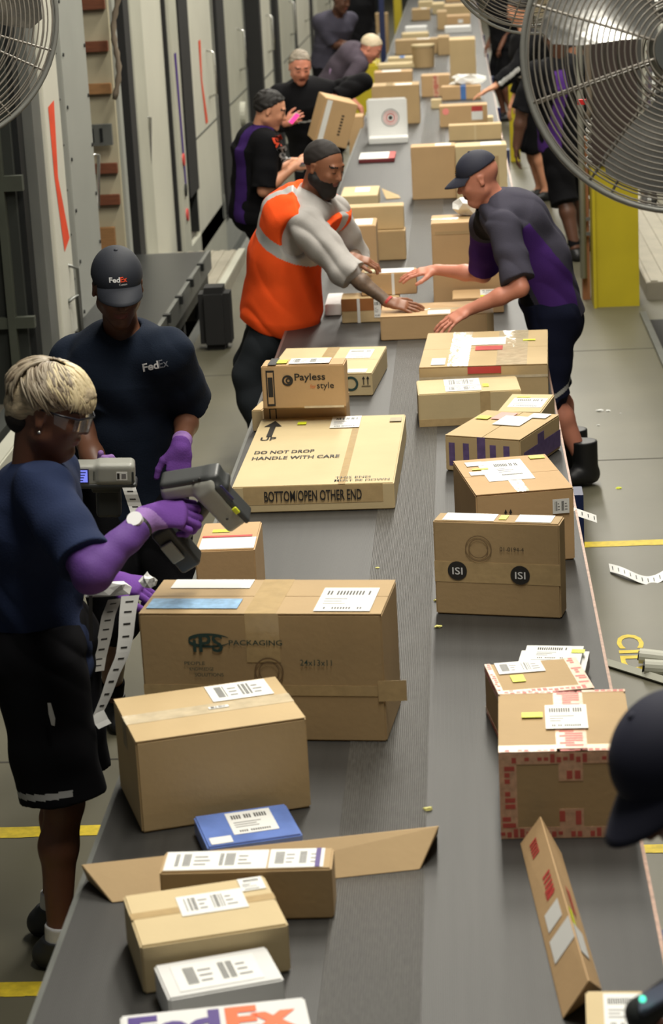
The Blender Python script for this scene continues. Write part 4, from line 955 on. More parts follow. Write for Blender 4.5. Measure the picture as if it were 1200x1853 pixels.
    body = torso(-.004)+neck+headp
    glv = g('gloves', ()); hands = {}
    for side in 'RL':
        body += arm(side, -.002)
        S0, E, Wd = arms[side]; hd = g('hd'+side, nrm(Wd-E)); hn = g('hn'+side, (0, 0, 1)); thumb = g('th'+side, -1 if side == 'R' else 1)
        kw = g('hk'+side, {}); hands[side] = (Wd, hd, hn, thumb, kw)
        if side not in glv: body += hand_prims(Wd, hd, hn, thumb, s=g('hsz', 1.), **kw)
    if g('nolegs') is None:
        for side in 'RL':
            body += leg(side, -.003); a = legs[side][2]; td = nrm(g('toe'+side, (fwd[0], fwd[1], 0)))
            body += [EC(a, a+td*.08-np.array([0, 0, a[2]-.04]), .03, .026, k=.03)]
    sk = s.skin; mats = [sk, LIP if g('lip') is None else s.lip, g('brow', HB), g('armskin', sk)]
    def mf(C):
        q = (C-s.head)@M/hs; mi = np.zeros(len(C), np.int32); near = (np.abs(q) < .2).all(1)
        mi[near & (np.abs(q[:, 0]) < .022) & (q[:, 1] > .083) & (q[:, 2] > -.060) & (q[:, 2] < -.038)] = 1
        mi[near & (np.abs(q[:, 0]) > .014) & (np.abs(q[:, 0]) < .05) & (q[:, 1] > .055) & (np.abs(q[:, 2]-.040+.1*np.maximum(0, np.abs(q[:, 0])-.03)) < .0045)] = 2
        mi[near & (np.abs(q[:, 0]) > .019) & (np.abs(q[:, 0]) < .043) & (q[:, 1] > .07) & (np.abs(q[:, 2]-.0125) < .0022)] = 2
        if g('armskin') is not None:
            for side in 'RL': E = arms[side][1]; Wd = arms[side][2]; t = (C-E)@nrm(Wd-E); r = np.linalg.norm((C-E)-np.outer(t, nrm(Wd-E)), axis=1); mi[(t > -.02) & (t < .25) & (r < .075)] = 3
        return mi
    bo = surf('body', body, s.h, mats, o, mfn=mf, off=base)
    K = dict(parent=o, off=base)
    # clothes
    tp = g('top')
    if tp:
        t = tp.get('off', .014); pr = torso(t)
        for side in 'RL':
            if tp.get('sleeve', 0) > 0: pr += arm(side, tp.get('soff', t+.006), e1=tp['sleeve'], flare=tp.get('flare', .008), cut=True)
        hem = P-sp*tp.get('hem', .10)
        cuts = [(hem, -sp), (N+sp*tp.get('ncut', .085), sp)]
        pr2 = pr
        ms = tp['mats']; fn = tp.get('fn')
        if tp.get('collar'): pr2 = pr2+[EC(N-sp*.02, N+sp*.045+fwd*-.004, .078, .070, k=.01, cuts=((N+sp*.035, nrm(sp-fwd*.15)),))]; cuts = cuts[:1]
        def mfn(C):
            if fn is None: return np.zeros(len(C), np.int32)
            q = C-W_; return fn(s, C, q@lat, q@fwd, ((C-P)@sp)/np.linalg.norm(N-P))
        pr2 = pr2+[EC(N-sp*.045+fwd*.035, H(0, -.01, -.03), .060*g('neckw', 1.), .064*g('neckw', 1.), k=.006, op='s')] if not tp.get('hood') else pr2+[EC(N-sp*.0-fwd*.05-lat*.05, N-fwd*.05+lat*.05, .05, .05, k=.04)]
        s.shirt = surf(tp.get('name', 'shirt'), pr2, tp.get('h', s.h), ms, cuts=cuts, mfn=mfn, noise=tp.get('noise', .0035), **K)
    vs_ = g('vest')
    if vs_:
        pr = torso(vs_.get('off', .03)); hem = P-sp*vs_.get('hem', .16)
        cuts = [(hem, -sp), (N-sp*.005, nrm(sp+fwd*.5))]
        for side, S0 in (('R', SR), ('L', SL)):
            sg = 1 if side == 'R' else -1; pr = pr+[EC(S0-sp*.10-lat*sg*.0, S0+lat*sg*.2-sp*.02, .085, .11, k=.01, op='s')]
        pr = pr+[EC(N-sp*.06+fwd*.03, H(0, -.0, -.03), .075, .08, k=.006, op='s')]
        def vf(C): q = C-W_; return vs_['fn'](s, C, q@lat, q@fwd, ((C-P)@sp)/np.linalg.norm(N-P))
        surf('vest', pr, s.h, vs_['mats'], cuts=cuts, mfn=vf, noise=.004, nf=16, **K)
    bt = g('bottom')
    if bt:
        e1 = bt.get('e1', .55); t = bt.get('off', .018)
        pr = [EC(P-sp*.06, P+sp*.06, (.158*bulk+.01, .112*bulk+.01), (.145*bulk+.006, .105*bulk+.006), hlat, .04)]
        for side in 'RL': pr += leg(side, t, e1=e1, flare=bt.get('flare', .012))
        fn = bt.get('fn')
        def bf(C): return np.zeros(len(C), np.int32) if fn is None else fn(s, C)
        surf(bt.get('name', 'shorts'), pr, s.h, bt['mats'], cuts=[(P+sp*.10, sp)], mfn=bf, noise=.004, nf=18, **K)
    if g('shoes', True) and g('nolegs') is None:
        for side in 'RL':
            a = legs[side][2]; td = nrm(g('toe'+side, (fwd[0], fwd[1], 0))); td[2] = 0; td = nrm(td); x = np.cross(td, (0, 0, 1)); zb = a[2]-.085
            z = np.array([0, 0, 1.]); A = np.array([a[0], a[1], zb]); hi = g('boot', .0)
            bw_ = .010 if hi else 0
            pr = [EC(A-td*.045+z*.035, A+td*.06+z*.04, (.036, .04), (.042, .036), x, .02), EC(A+td*.05+z*.036, A+td*.165+z*.030, (.044, .034), (.038, .026), x, .02), EC(A-td*.01+z*.04, a+z*(.0+hi), .042+bw_*1.6, .046+bw_*1.8, k=.03, cuts=((a+z*(.0+hi), z),))]
            surf('boot' if hi else 'shoe', pr, min(s.h, .006), [g('shoem', SHOE), g('solem', SHOE)], cuts=[(A, -z)], mfn=lambda C: (C[:, 2] < zb+.022).astype(np.int32), **K)
            if g('sock'): surf('sock', [EC(a, a+(legs[side][1]-a)*.16, .040, .043, k=.01, cuts=((a+(legs[side][1]-a)*g('sock'), nrm(legs[side][1]-a)),))], s.h, s.sockm if g('sockm') else SOCK, **K)
    for side in glv:
        Wd, hd, hn, thumb, kw = hands[side]; E = arms[side][1]; d = nrm(Wd-E)
        surf('glove', [EC(Wd-d*.045, Wd+nrm(hd)*.01, .034, .031, k=.01, cuts=((Wd-d*.05, -d),))]+hand_prims(Wd, hd, hn, thumb, off=.0015, **kw), .0032 if s.h < .007 else .006, [GLOVE, GLOVE2],
             mfn=lambda C: (((C-Wd)@d < -.005)).astype(np.int32), **K)
    # hair and cap
    hr = g('hair')
    if hr:
        t = hr.get('t', .008); zc = hr.get('z', .01)
        pr = [ell((0, -.014, .036), (.076+t, .096+t, .088+t))]
        cuts = [(H(0, .045, hr.get('zf', .075)), M@nrm((0, 1, -hr.get('slope', .9)))), (H(0, -.02, zc), M@nrm((0, hr.get('sb', .35), -1)))]
        if hr.get('shape'): pr, cuts = hr['shape'](s, ell, H, M)
        surf('hair', pr, min(s.h, .005), hr['m'], cuts=cuts, noise=hr.get('noise', .0012), nf=90, **K)
    if g('beard'):
        pr = [EC(H(0, .040, -.045), H(0, .062, -.094), .057*hs*jw, .036*hs*jw, k=.02), EC(H(-.05, .005, -.045), H(0, .055, -.09), .034*hs*jw, .033*hs*jw, k=.02), EC(H(.05, .005, -.045), H(0, .055, -.09), .034*hs*jw, .033*hs*jw, k=.02),
              EC(H(-.068, -.0, .0), H(-.055, .005, -.045), .014, .02, k=.01), EC(H(.068, -.0, .0), H(.055, .005, -.045), .014, .02, k=.01), EC(H(-.022, .09, -.034), H(.022, .09, -.034), .008, .008, k=.006),
              ell((0, .105, -.049), (.021, .02, .009), .004, 's'), EC(H(0, .1, .03), H(0, .1, -.024), .04, .032, k=.006, op='s')]
        surf('beard', pr, .004, HB, noise=.0014, nf=120, cuts=[(H(0, 0, -.004), M@nrm((0, .35, 1)))], **K)
    cp = g('cap')
    if cp:
        tilt = M
        pr = [ell((0, -.012, .045), (.084, .104, .092))]
        crown = surf('cap', pr, .0045, cp['m'], o, cuts=[(H(0, 0, .046), M@nrm((0, -.12, -1)))], off=base); s.crown = crown
        vs = []; n1, n2 = 17, 7
        for sgn in (0, 1):
            for i in range(n1):
                a = math.radians(-62+124*i/(n1-1))
                for j in range(n2):
                    e = j/(n2-1); r0 = np.array([.080*math.sin(a), -.012+.102*math.cos(a)]); ln = .072*math.cos(a*.95)**.8 if abs(a) < 1.5 else 0
                    x_, y_ = r0[0]*(1+.02*e), r0[1]+ln*e
                    z = .052-.012*e-3.2*x_*x_*(1)-.0028*sgn-.012*e*e
                    vs.append(H(x_, y_, z+.004)-base)
        n = n1*n2; fs = []
        for i in range(n1-1):
            for j in range(n2-1):
                q = i*n2+j; fs += [[q, q+n2, q+n2+1, q+1], [n+q, n+q+1, n+q+n2+1, n+q+n2]]
        for i in range(n1-1): q = i*n2+n2-1; fs.append([q, q+n2, n+q+n2, n+q])
        link('cap_brim', vs, fs, cp['m'], crown, True)
        b_ = surf('cap_button', [ell((0, -.012, .137), (.007, .007, .004))], .002, cp['m'], crown, off=base)
    if g('extra'): s.extra(s, o, base, surf, H, M, ell)
    s.obj = o; s.base = base
    return o
A3 = lambda *a: np.array(a, float)
def side_stripe(m_idx, w=.012, d0=.035, outer=1):
    def fn(s, C):
        mi = np.zeros(len(C), np.int32)
        for side, (c, n) in s.hems.items():
            hp, kn, an = s.legs[side]; dist = np.abs(((C-c)@n)+d0); ax = nrm(kn-hp); r = np.linalg.norm((C-hp)-np.outer((C-hp)@ax, ax), axis=1)
            out = ((C-hp)@nrm(s.lat))*(1 if side == 'R' else -1) > (-.02)
            mi[(dist < w) & (r < .17) & out & ((C-c)@s.fwd < .05)] = m_idx
        return mi
    return fn
def phone(p, d, label, m=INK, ms=None):
    o = tag(empty('phone', p), label, 'phone'); b = MB().box(-.036, .036, -.005, .005, -.07, .07).build('phone_body', m, o, bevel=.003)
    MB().box(-.032, .032, -.0062, -.005, -.062, .062).build('screen', ms or WHITE, o); o.rotation_euler = d; o.scale = (.7, .7, .7); return o
# ---- woman at the near left
w = Person('woman with short grey-blond hair, safety glasses, navy top and purple sleeves, nearest on the left')
w.h = .0045; w.scale = .95; w.skin = SK_D; w.lat = (-.05, -1, 0); w.legk = .975; w.pelvis = A3(-1.165, 5.56, .885); w.neck = A3(-1.145, 5.52, 1.355); w.bend = (-.02, 0, 0); w.hs = 1.0
w.head = V(88, 747, 5.5); w.face = (1, -.08, -.36); w.base = (-1.19, 5.5, 0); w.shR = V(78, 892, 5.36); w.shL = V(95, 860, 5.68)
w.wrR = V(272, 934, 5.36); w.hdR = (1, .05, .02); w.hnR = (-.1, -.6, .8); w.hkR = dict(curls=(.75, .95, 1.0, 1.0), thumb=.2); w.elR = (-.35, -1, -.55)
w.wrL = V(200, 1052, 5.72); w.hdL = (1, -.1, -.15); w.hnL = (0, -.3, 1); w.hkL = dict(curls=(.7, .8, .9, .9)); w.elL = (-.5, .3, -1)
w.anR = A3(-1.165, 5.42, .085); w.anL = A3(-1.215, 5.62, .085); w.knR = (1, -.1, 0); w.knL = (1, 0, 0); w.toeR = (1, -.1, 0); w.toeL = (1, .1, 0); w.gloves = 'RL'; w.arm = .92; w.leg = .98
w.top = dict(name='t_shirt', mats=[NAVY], off=.020, sleeve=.42, soff=.026, hem=.10, flare=.012, vneck=.5, noise=.005)
w.bottom = dict(name='shorts', mats=[mat('black_shorts', (13, 13, 17), .9, spec=.15), REFL], e1=.46, off=.046, flare=.016, fn=side_stripe(1, .009, .03)); w.shoem = mat('shoe_grey_black', (40, 42, 44), .5); w.sock = .10; w.tw = [(.150, .112), (.125, .098), (.145, .112), (.125, .082)]
def whair(s, ell, H, M):
    pr = [ell((0, -.012, .045), (.083, .103, .087)), ell((0, .045, .062), (.070, .066, .052), .03), ell((0, -.070, .0), (.060, .045, .06), .03)]
    return pr, [(H(0, .03, .028), M@nrm((0, .62, -1)))]
w.hair = dict(m=HG, shape=whair, noise=.0022)
def wextra(s, o, base, surf, H, M, ell):
    surf('hair_nape', [ell((0, -.062, -.022), (.060, .048, .055))], .005, HBR, o, off=base, cuts=[(H(0, 0, .03), M@A3(0, 0, 1)), (H(0, -.025, 0), M@A3(0, 1, 0))])
    S0, E, Wd = s.arms['R']; d = nrm(Wd-E)
    for side in 'RL':
        S0, E, Wd = s.arms[side]; d = nrm(Wd-E); Q = S0*.75+E*.25
        surf('long_sleeve', [EC(Q, E, .058, .050, k=.02), EC(E, Wd-d*.045, .050, .037, k=.02, cuts=((Wd-d*.050, d),))], .0045, mat('sleeve_purple', (86, 50, 124), .8, var=.06, scale=7, bump=.2, bscale=160), o, noise=.003, nf=40, off=base)
    S0, E, Wd = s.arms['R']; d = nrm(Wd-E); c = Wd-d*.048-base
    MB().tube([c-d*.008, c+d*.008], .036, 18).build('watch_strap', INK, o); nn = nrm(A3(-.1, -.7, .7)); MB().tube([c+nn*.030, c+nn*.046], .020, 20).build('watch', LOGW, o)  # white watch face paints in the bright sheen of silver
    # glasses
    gl = mat('clear_lens', (220, 225, 228), .05, trans=.9, alpha=.45); fr = mat('glasses_frame', (30, 30, 40), .3)
    mb = MB()
    for sg in (1, -1): mb.tube([H(.080*sg, -.005, .026)-base, H(.081*sg, .05, .028)-base, H(.068*sg, .092, .028)-base, H(.004*sg, .117, .028)-base], .0028, 6)
    f_ = mb.build('glasses', fr, o, smooth=True)
    for sg in (1, -1):
        vs = []; n = 8
        for i in range(n):
            a = i/(n-1); x = (.006+.066*a)*sg; y = .117-.03*a*a-.004
            for z in (.028, -.012+.006*a): vs.append(H(x, y, z)-base)
        link('lens', vs+[v+M@A3(0, .0015, 0) for v in vs], [[2*i, 2*i+2, 2*i+3, 2*i+1] for i in range(n-1)]+[[2*n+2*i, 2*n+2*i+1, 2*n+2*i+3, 2*n+2*i+2] for i in range(n-1)], gl, f_, True)
    vs = [H(.083, y, z)-base for y, z in ((.03, .026), (.07, .026), (.068, -.004), (.036, .002))]; link('side_shield', vs+[v+M@A3(.0015, 0, 0) for v in vs], [[0, 1, 2, 3], [7, 6, 5, 4]], gl, f_)
    surf('earring', [EL(H(.088, .006, -.030), (.005, .005, .005))], .002, SILV, o, off=base)
    hp, kn, an = s.legs['R']; c = hp*.55+kn*.45; 
    q = [V(x, y, 5.31)-base for x, y in ((86, 1272), (92, 1272), (100, 1300), (99, 1314), (93, 1312), (88, 1292))]
    link('shorts_logo', q, [list(range(6))[::-1]], REFL, o)
def locks(s, o, base):
    R = random.Random(7); M = s.M; par = [x for x in o.children if x.name.startswith('hair')][0]
    mbs = [MB(), MB(), MB()]
    for k_ in range(1000):
        a0 = R.uniform(-math.pi, math.pi); side = abs(a0)/math.pi; st = R.uniform(.05, .75); ln = R.uniform(.5, .95)
        end = 1.60 if side < .3 else 1.52 if side < .62 else 1.78; p0 = .12+st*end*.8; p1 = min(end*R.uniform(.96, 1.05), p0+ln); pts = []; rr = []
        wob = R.uniform(-.25, .25); lift = R.uniform(.0, .055); n = 8
        for i in range(n):
            t = i/(n-1); ph = p0+(p1-p0)*t; a = a0*(1-.34*t*(1 if side < .75 else 0))+wob*t*t
            rx, ry, rz = .090, .112, .094; L = 1+lift*math.sin(t*2.6)+(.05 if side < .28 else .0)*t
            x = rx*math.sin(ph)*math.sin(a)*L; y_ = -.012+ry*math.sin(ph)*math.cos(a)*L; z = .045+rz*math.cos(ph)*L
            pts.append(s.hl(x, y_, z)-base); rr.append(.0042*math.sin(.35+2.6*t)+.0006)
        mbs[0 if side < .30 else (R.choice((0, 1, 2)) if side < .6 else R.choice((1, 1, 2)))].tube(pts, rr, 4)
    for mb, m_ in zip(mbs, (mat('hair_blond', (206, 190, 152), .5, var=.15, scale=40), mat('hair_ash', (150, 138, 118), .5, var=.15, scale=40), mat('hair_brown', (112, 98, 80), .55, var=.15, scale=40))): mb.build('hair_locks', m_, par, smooth=True)
_we = wextra
def wextra2(s, o, base, *a_): _we(s, o, base, *a_); locks(s, o, base)
w.extra = wextra2
build_person(w)
# ---- young man in black cap
y = Person('young man in a black cap and dark navy T-shirt standing behind the woman'); y.h = .0045
y.skin = skin('skin_young', (104, 68, 50)); y.lat = (-1, -.30, 0); y.pelvis = A3(-1.17, 7.2, .88); y.neck = V(222, 604, 7.12); y.head = V(213, 522, 7.03); y.face = (.25, -1, -.42); y.hs = 1.0; y.base = (-1.17, 7.2, 0)
y.shL = V(308, 640, 7.05); y.shR = V(130, 652, 7.2); y.wrL = V(327, 808, 6.98); y.elL = (.05, 1, -.1); y.hdL = A3(-.12, -.35, -1); y.hnL = (.25, -1, .3); y.hkL = dict(curl=.35)
y.wrR = V(201, 922, 6.76); y.elR = (-1, .3, -.5); y.hdR = A3(-.1, -.6, .9); y.hnR = (-.8, -.4, 0); y.hkR = dict(curls=(.9, 1, 1, 1)); y.gloves = 'RL'
y.top = dict(name='t_shirt', mats=[DNAVY], off=.026, sleeve=.42, soff=.030, hem=.14, flare=.016, noise=.005)
y.bottom = dict(name='shorts', mats=[BLK], e1=.58, off=.026, flare=.02); y.anL = A3(-1.05, 7.25, .085); y.anR = A3(-1.3, 7.3, .085); y.sock = .2; y.sockm = BLK; y.cap = dict(m=CAPM); y.hair = dict(m=HB, t=.004, zf=.06)
y.legsk = 1
def yextra(s, o, base, surf, H, M, ell):
    dg = bpy.context.evaluated_depsgraph_get()
    t = BVHTree.FromPolygons([v.co[:] for v in s.shirt.data.vertices], [p.vertices[:] for p in s.shirt.data.polygons])
    n = nrm(A3(.28, -1, .25)); ux = nrm(np.cross((0, 0, 1), n)); ux = nrm(ux+A3(0, 0, .12)); uy = nrm(np.cross(n, ux)); a = V(263, 672, 6.93)-base
    text_on('chest_logo', 'Fed', a, ux, uy, .048, LOGW, s.shirt, .03, .026, nrm=n, target=t, lift=.002); text_on('chest_logo', 'Ex', a+ux*.049, ux, uy, .030, mat('logo_dim', (120, 124, 134), .6), s.shirt, .01, .026, nrm=n, target=t, lift=.002)
    t = BVHTree.FromPolygons([v.co[:] for v in s.crown.data.vertices], [p.vertices[:] for p in s.crown.data.polygons])
    n = nrm(M@A3(-.0, 1, .35)); ux = M@A3(-1, 0, 0); ux = nrm(ux); uy = nrm(np.cross(n, ux)); a = H(.034, .10, .080)-base
    text_on('cap_logo', 'Fed', a, ux, uy, .034, LOGW, s.crown, .03, .017, nrm=n, target=t, lift=.0015); text_on('cap_logo', 'Ex', a+ux*.035, ux, uy, .022, ORX, s.crown, .03, .017, nrm=n, target=t, lift=.0015)
    text_on('cap_logo', 'Custom', a+ux*.030-uy*.011, ux, uy, .026, LOGW, s.crown, .0, .007, nrm=n, target=t, lift=.0015)
y.extra = yextra
build_person(y)
# ---- bearded man in orange vest
m = Person('bearded man in an orange reflective vest over a grey sweatshirt, reaching to a carton'); m.h = .0055
m.skin = SK_M; m.scale = 1.04; m.bulk = 1.12; m.lat = (-.25, -1, 0); m.hiplat = (.1, -1, 0); m.legk = .9; m.pelvis = V(514, 538, 10.95); m.neck = V(566, 354, 10.85); m.bend = (-.05, 0, .02); m.head = V(585, 303, 10.78); m.face = (.78, -.52, -.38); m.hs = 1.05
m.base = (-1.0, 10.95, 0); m.shR = V(550, 405, 10.66); m.shL = V(602, 385, 11.06); m.wrR = V(706, 549, 10.50); m.elR = (-.4, -.2, -.8); m.hdR = (1, -.1, -.22); m.hnR = (0, -.45, 1); m.hkR = dict(curl=.18, spread=1.6, thumb=1.)
m.wrL = V(638, 466, 10.95); m.elL = (.2, .6, -.6); m.hdL = (1, 0, -.25); m.hnL = (0, -.2, 1); m.hkL = dict(curl=.45)
m.anR = A3(-1.01, 10.78, .085); m.anL = A3(-1.03, 11.15, .085); m.tw = [(.20, .165), (.165, .125), (.182, .130), (.145, .088)]; m.knR = (-.2, 0, .1); m.knL = (-.2, 0, .1); m.toeR = (.6, -.6, 0); m.armskin = TAT
m.hair = dict(m=HBR, t=.003, zf=.082, slope=.9); m.beard = True; m.jaw = 1.04; m.neckw = 1.1
m.top = dict(name='sweatshirt', mats=[SWEAT], off=.022, sleeve=.62, soff=.036, hem=.12, flare=.012, noise=.006)
def vestfn(s, C, x, f, t):
    mi = np.zeros(len(C), np.int32); tt = t+.35*(f)     # waist band slants
    mi[(np.abs(tt-.56) < .055)] = 1
    mi[(np.abs(np.abs(x)-.125) < .028) & (t > .62)] = 1
    mi[(np.abs(np.abs(x)-.125) < .034) & (np.abs(np.abs(x)-.125) > .028) & (t > .62) & (f > .1)] = 0
    return mi
m.vest = dict(mats=[ORA, REFL], fn=vestfn, off=.045, hem=.13)
m.bottom = dict(name='jeans', mats=[DEN], e1=.99, off=.022, flare=.01)
def mextra(s, o, base, surf, H, M, ell):
    S0, E, Wd = s.arms['R']; d = nrm(Wd-E); MB().tube([Wd-d*.012-base, Wd-base], .031, 18).build('bracelet', RINK, o)
m.extra = mextra
build_person(m)
# ---- capped man on the right
r = Person('man in dark cap, charcoal and purple polo and shorts, leaning over from the right'); r.h = .0055
r.skin = SK_P; r.scale = 1.02; r.bulk = 1.08; r.lat = (-.06, 1, 0); r.legk = .875; r.pelvis = V(996, 558, 10.30); r.neck = V(893, 362, 10.2); r.bend = (.05, 0, .045); r.head = V(866, 325, 10.18); r.face = (-1, -.14, -.42); r.hs = .98; r.headup = (-.1, 0, 1)
r.base = (.6, 10.3, 0); r.shL = V(912, 412, 9.99); r.shR = V(878, 410, 10.44); r.wrL = V(846, 562, 9.86); r.elL = (.6, -.4, -.4); r.hdL = (-.85, -.35, -.42); r.hnL = (-.2, -.35, .9); r.hkL = dict(curl=.2, spread=1.5, thumb=.6)
r.wrR = V(789, 488, 10.72); r.elR = (.3, .3, -.8); r.hdR = (-1, 0, -.08); r.hnR = (0, -.25, 1); r.hkR = dict(curl=.2, spread=1.1, thumb=1.)
r.anL = A3(.53, 10.20, .10); r.anR = A3(.50, 10.50, .085); r.knL = (-1, 0, .1); r.knR = (-1, 0, 0); r.toeL = (-.8, -.6, 0); r.toeR = (-1, .1, 0); r.boot = .12; r.tw = [(.165, .125), (.155, .118), (.172, .125), (.14, .085)]
def polofn(side_col=1, front_col=2, far='R'):
    def fn(s, C, x, f, t):
        mi = np.zeros(len(C), np.int32); mi[(f > .085) & (t < 1.0) & (np.abs(x) < .11)] = front_col
        ay = np.abs(x); mi[(ay > .085) & (f > -.05-.12*np.clip(.62-t, -1, .5)) & (f < .10) & (t < .80)] = side_col
        for sd in 'RL':
            S0, E, Wd = s.arms[sd]; a = nrm(E-S0); tt = (C-S0)@a; r_ = np.linalg.norm((C-S0)-np.outer(tt, a), axis=1); on = (tt > .03) & (r_ < .085) & (tt < .3)
            mi[on] = 0 if sd != far else side_col
        return mi
    return fn
r.top = dict(name='polo_shirt', mats=[CHAR, PUR, BLK], fn=polofn(), off=.016, sleeve=.44, soff=.026, hem=.07, flare=.012, collar=True, noise=.004)
r.bottom = dict(name='shorts', mats=[NAVYS, REFL], e1=.56, off=.028, flare=.02, fn=side_stripe(1, .010, .03)); r.cap = dict(m=CAPN)
def rextra(s, o, base, surf, H, M, ell):
    t = BVHTree.FromPolygons([v.co[:] for v in s.crown.data.vertices], [p.vertices[:] for p in s.crown.data.polygons])
    n = nrm(M@A3(-.35, 1, .35)); ux = nrm(M@A3(-1, -.35, 0)); uy = nrm(np.cross(n, ux)); a = H(-.0, .10, .085)-base
    for k in range(5): 
        an = -.2+k*.55; text_on('cap_logo', '-', a+ux*(.012*math.cos(an))+uy*.012*math.sin(an), nrm(ux*math.cos(an)+uy*math.sin(an)), nrm(-ux*math.sin(an)+uy*math.cos(an)), .012, mat('gold_thread', (214, 160, 50), .5), s.crown, .02, .004, nrm=n, target=t, lift=.0015)
    text_on('cap_logo', '-', a-uy*.012, ux, uy, .018, LOGW, s.crown, .02, .003, nrm=n, target=t, lift=.0015)
    T = BVHTree.FromPolygons([v.co[:] for v in s.shirt.data.vertices], [p.vertices[:] for p in s.shirt.data.polygons]); n = nrm(s.fwd+A3(0, 0, .1)); ux = nrm(np.cross(A3(0, 0, 1), n)); uy = np.cross(n, ux)
    cc = s.neck-s.sp*.05+s.fwd*.05-base; surf('undershirt', [EC(s.neck-s.sp*.06, s.neck+s.sp*.015, .07, .060, k=.01)], .006, mat('undershirt_pink', (200, 175, 180), .8), o, off=base)
r.extra = rextra
build_person(r)
HF = .010
# ---- man in black and purple with a phone
a = Person('dark-haired man in a black and purple polo with an orange sleeve logo, using a phone'); a.h = .008
a.skin = SK_L; a.lat = (.35, -.93, 0); a.pelvis = A3(-1.33, 14.0, .90); a.neck = V(470, 238, 14.0); a.head = V(488, 201, 13.97); a.face = (.92, .0, -.40); a.hs = 1.02; a.bulk = 1.15; a.base = (-1.35, 14, 0)
a.wrR = V(534, 300, 13.86); a.wrL = V(528, 292, 14.15); a.hdR = (1, .1, .15); a.hdL = (1, -.1, .1); a.hnR = (0, -1, .3); a.hkR = dict(curl=.7); a.hkL = dict(curl=.7)
a.anR = A3(-1.36, 13.9, .085); a.anL = A3(-1.36, 14.15, .085); a.hair = dict(m=HB, t=.008, zf=.08, z=-.02, sb=.1, noise=.004)
a.top = dict(name='polo_shirt', mats=[BLK, DPUR, BLK], fn=lambda s, C, x, f, t: ((np.abs(np.abs(x)-.10) < .045) & (f < .06)).astype(np.int32), off=.022, sleeve=.47, soff=.03, hem=.12, collar=True)
a.bottom = dict(name='trousers', mats=[BLK], e1=.99, off=.022)
def aextra(s, o, base, surf, H, M, ell):
    T = BVHTree.FromPolygons([v.co[:] for v in s.shirt.data.vertices], [p.vertices[:] for p in s.shirt.data.polygons]); n = nrm(A3(.1, -1, .15)); uz = A3(.35, 0, -.93); ux = nrm(uz); uy = nrm(np.cross(n, ux)); p = V(492, 250, 13.8)-base
    text_on('sleeve_logo', 'Ex', p, ux, uy, .07, ORX, s.shirt, .04, .06, nrm=n, target=T, lift=.003); text_on('sleeve_logo', 'Fed', p+ux*.075, ux, uy, .09, LOGW, s.shirt, .04, .06, nrm=n, target=T, lift=.003)
a.extra = aextra
build_person(a)
phone(V(547, 303, 13.86), (.9, .2, .5), 'purple-edged phone in the hands of the man in black and purple', DPUR, WHITE)
# ---- man in black hoodie with a carton
b = Person('smiling man in a black hooded jacket tucking a tilted carton under his arm'); b.h = .009
b.skin = SK_P; b.lat = (-1, -.2, 0); b.pelvis = A3(-1.12, 17.2, .92); b.neck = V(549, 158, 17.1); b.head = V(543, 122, 17.0); b.face = (.25, -1, -.5); b.hs = 1.05; b.bulk = 1.2; b.shw = .21; b.base = (-1.12, 17.2, 0)
b.wrL = V(606, 178, 16.95); b.elL = (.6, .2, .3); b.hdL = A3(.7, -.2, -.6); b.hnL = (.5, -.2, .8); b.hkL = dict(curl=.6); b.wrR = V(518, 222, 16.7); b.elR = (-1, .3, -.6); b.hdR = A3(.9, -.3, .4); b.hnR = (-.2, -1, 0); b.hkR = dict(curl=.7)
b.hair = dict(m=HGR, t=.004, zf=.082, noise=.004); b.top = dict(name='hooded_jacket', mats=[BLK, REFL], off=.034, sleeve=.96, soff=.030, hem=.12, hood=True, fn=lambda s, C, x, f, t: ((np.abs(t-.50-.2*x) < .016) & (f > -.05)).astype(np.int32)); b.bottom = dict(name='trousers', mats=[BLK], e1=.99, off=.022)
build_person(b)
phone(V(532, 214, 16.6), (.6, .5, .9), 'phone with a bright pink screen in the hooded man\'s hand', WHITE, mat('pink_screen', (255, 70, 150), .4, emit=1.2))
o = tag(empty('held_carton', V(602, 218, 16.72)), 'tilted carton with a taped label edge held by the man in the hooded jacket', 'box')
MB().box(-.125, .13, -.10, .12, -.17, .17).build('carton_body', CARD2, o, bevel=.004); F = Face((-.125, -.10, -.17), (1, 0, 0), (0, 0, 1), .255, .34); mb = MB(); rect(mb, F, .06, .03, .22, .97, .001); mb.build('shipping_label', WHITE, o)
mb = MB(); [rect(mb, F, .60, .25+i*.07, .68, .29+i*.07, .001) for i in range(7)]; mb.build('printed_text', INK, o)
o.rotation_euler = (.15, .28, .35)
# ---- bending man
c = Person('grey-haired man in a grey polo bending low beside the far belt, arms hanging'); c.h = .010
c.skin = SK_P; c.lat = (.05, -1, 0); c.pelvis = V(601, 152, 22.0); c.neck = V(653, 98, 21.9); c.head = V(670, 88, 21.85); c.face = (.75, -.1, -.65); c.headup = (.4, 0, .8); c.bulk = 1.1; c.hs = 1.1; c.bend = (.0, 0, .06); c.base = (-1.25, 22, 0)
c.shR = V(652, 118, 21.7); c.shL = V(650, 112, 22.1); c.wrR = V(654, 198, 21.6); c.wrL = V(638, 190, 22.2); c.hdR = (.2, 0, -1); c.hdL = (.2, 0, -1); c.hnR = (1, 0, 0); c.hnL = (1, 0, 0); c.elR = (-1, 0, 0); c.elL = (-1, 0, 0)
c.anR = A3(-1.3, 21.85, .085); c.anL = A3(-1.35, 22.15, .085); c.knR = (.3, 0, .1); c.knL = (.3, 0, .1); c.hair = dict(m=mat('hair_bald', (205, 188, 160), .6), t=.004, zf=.07)
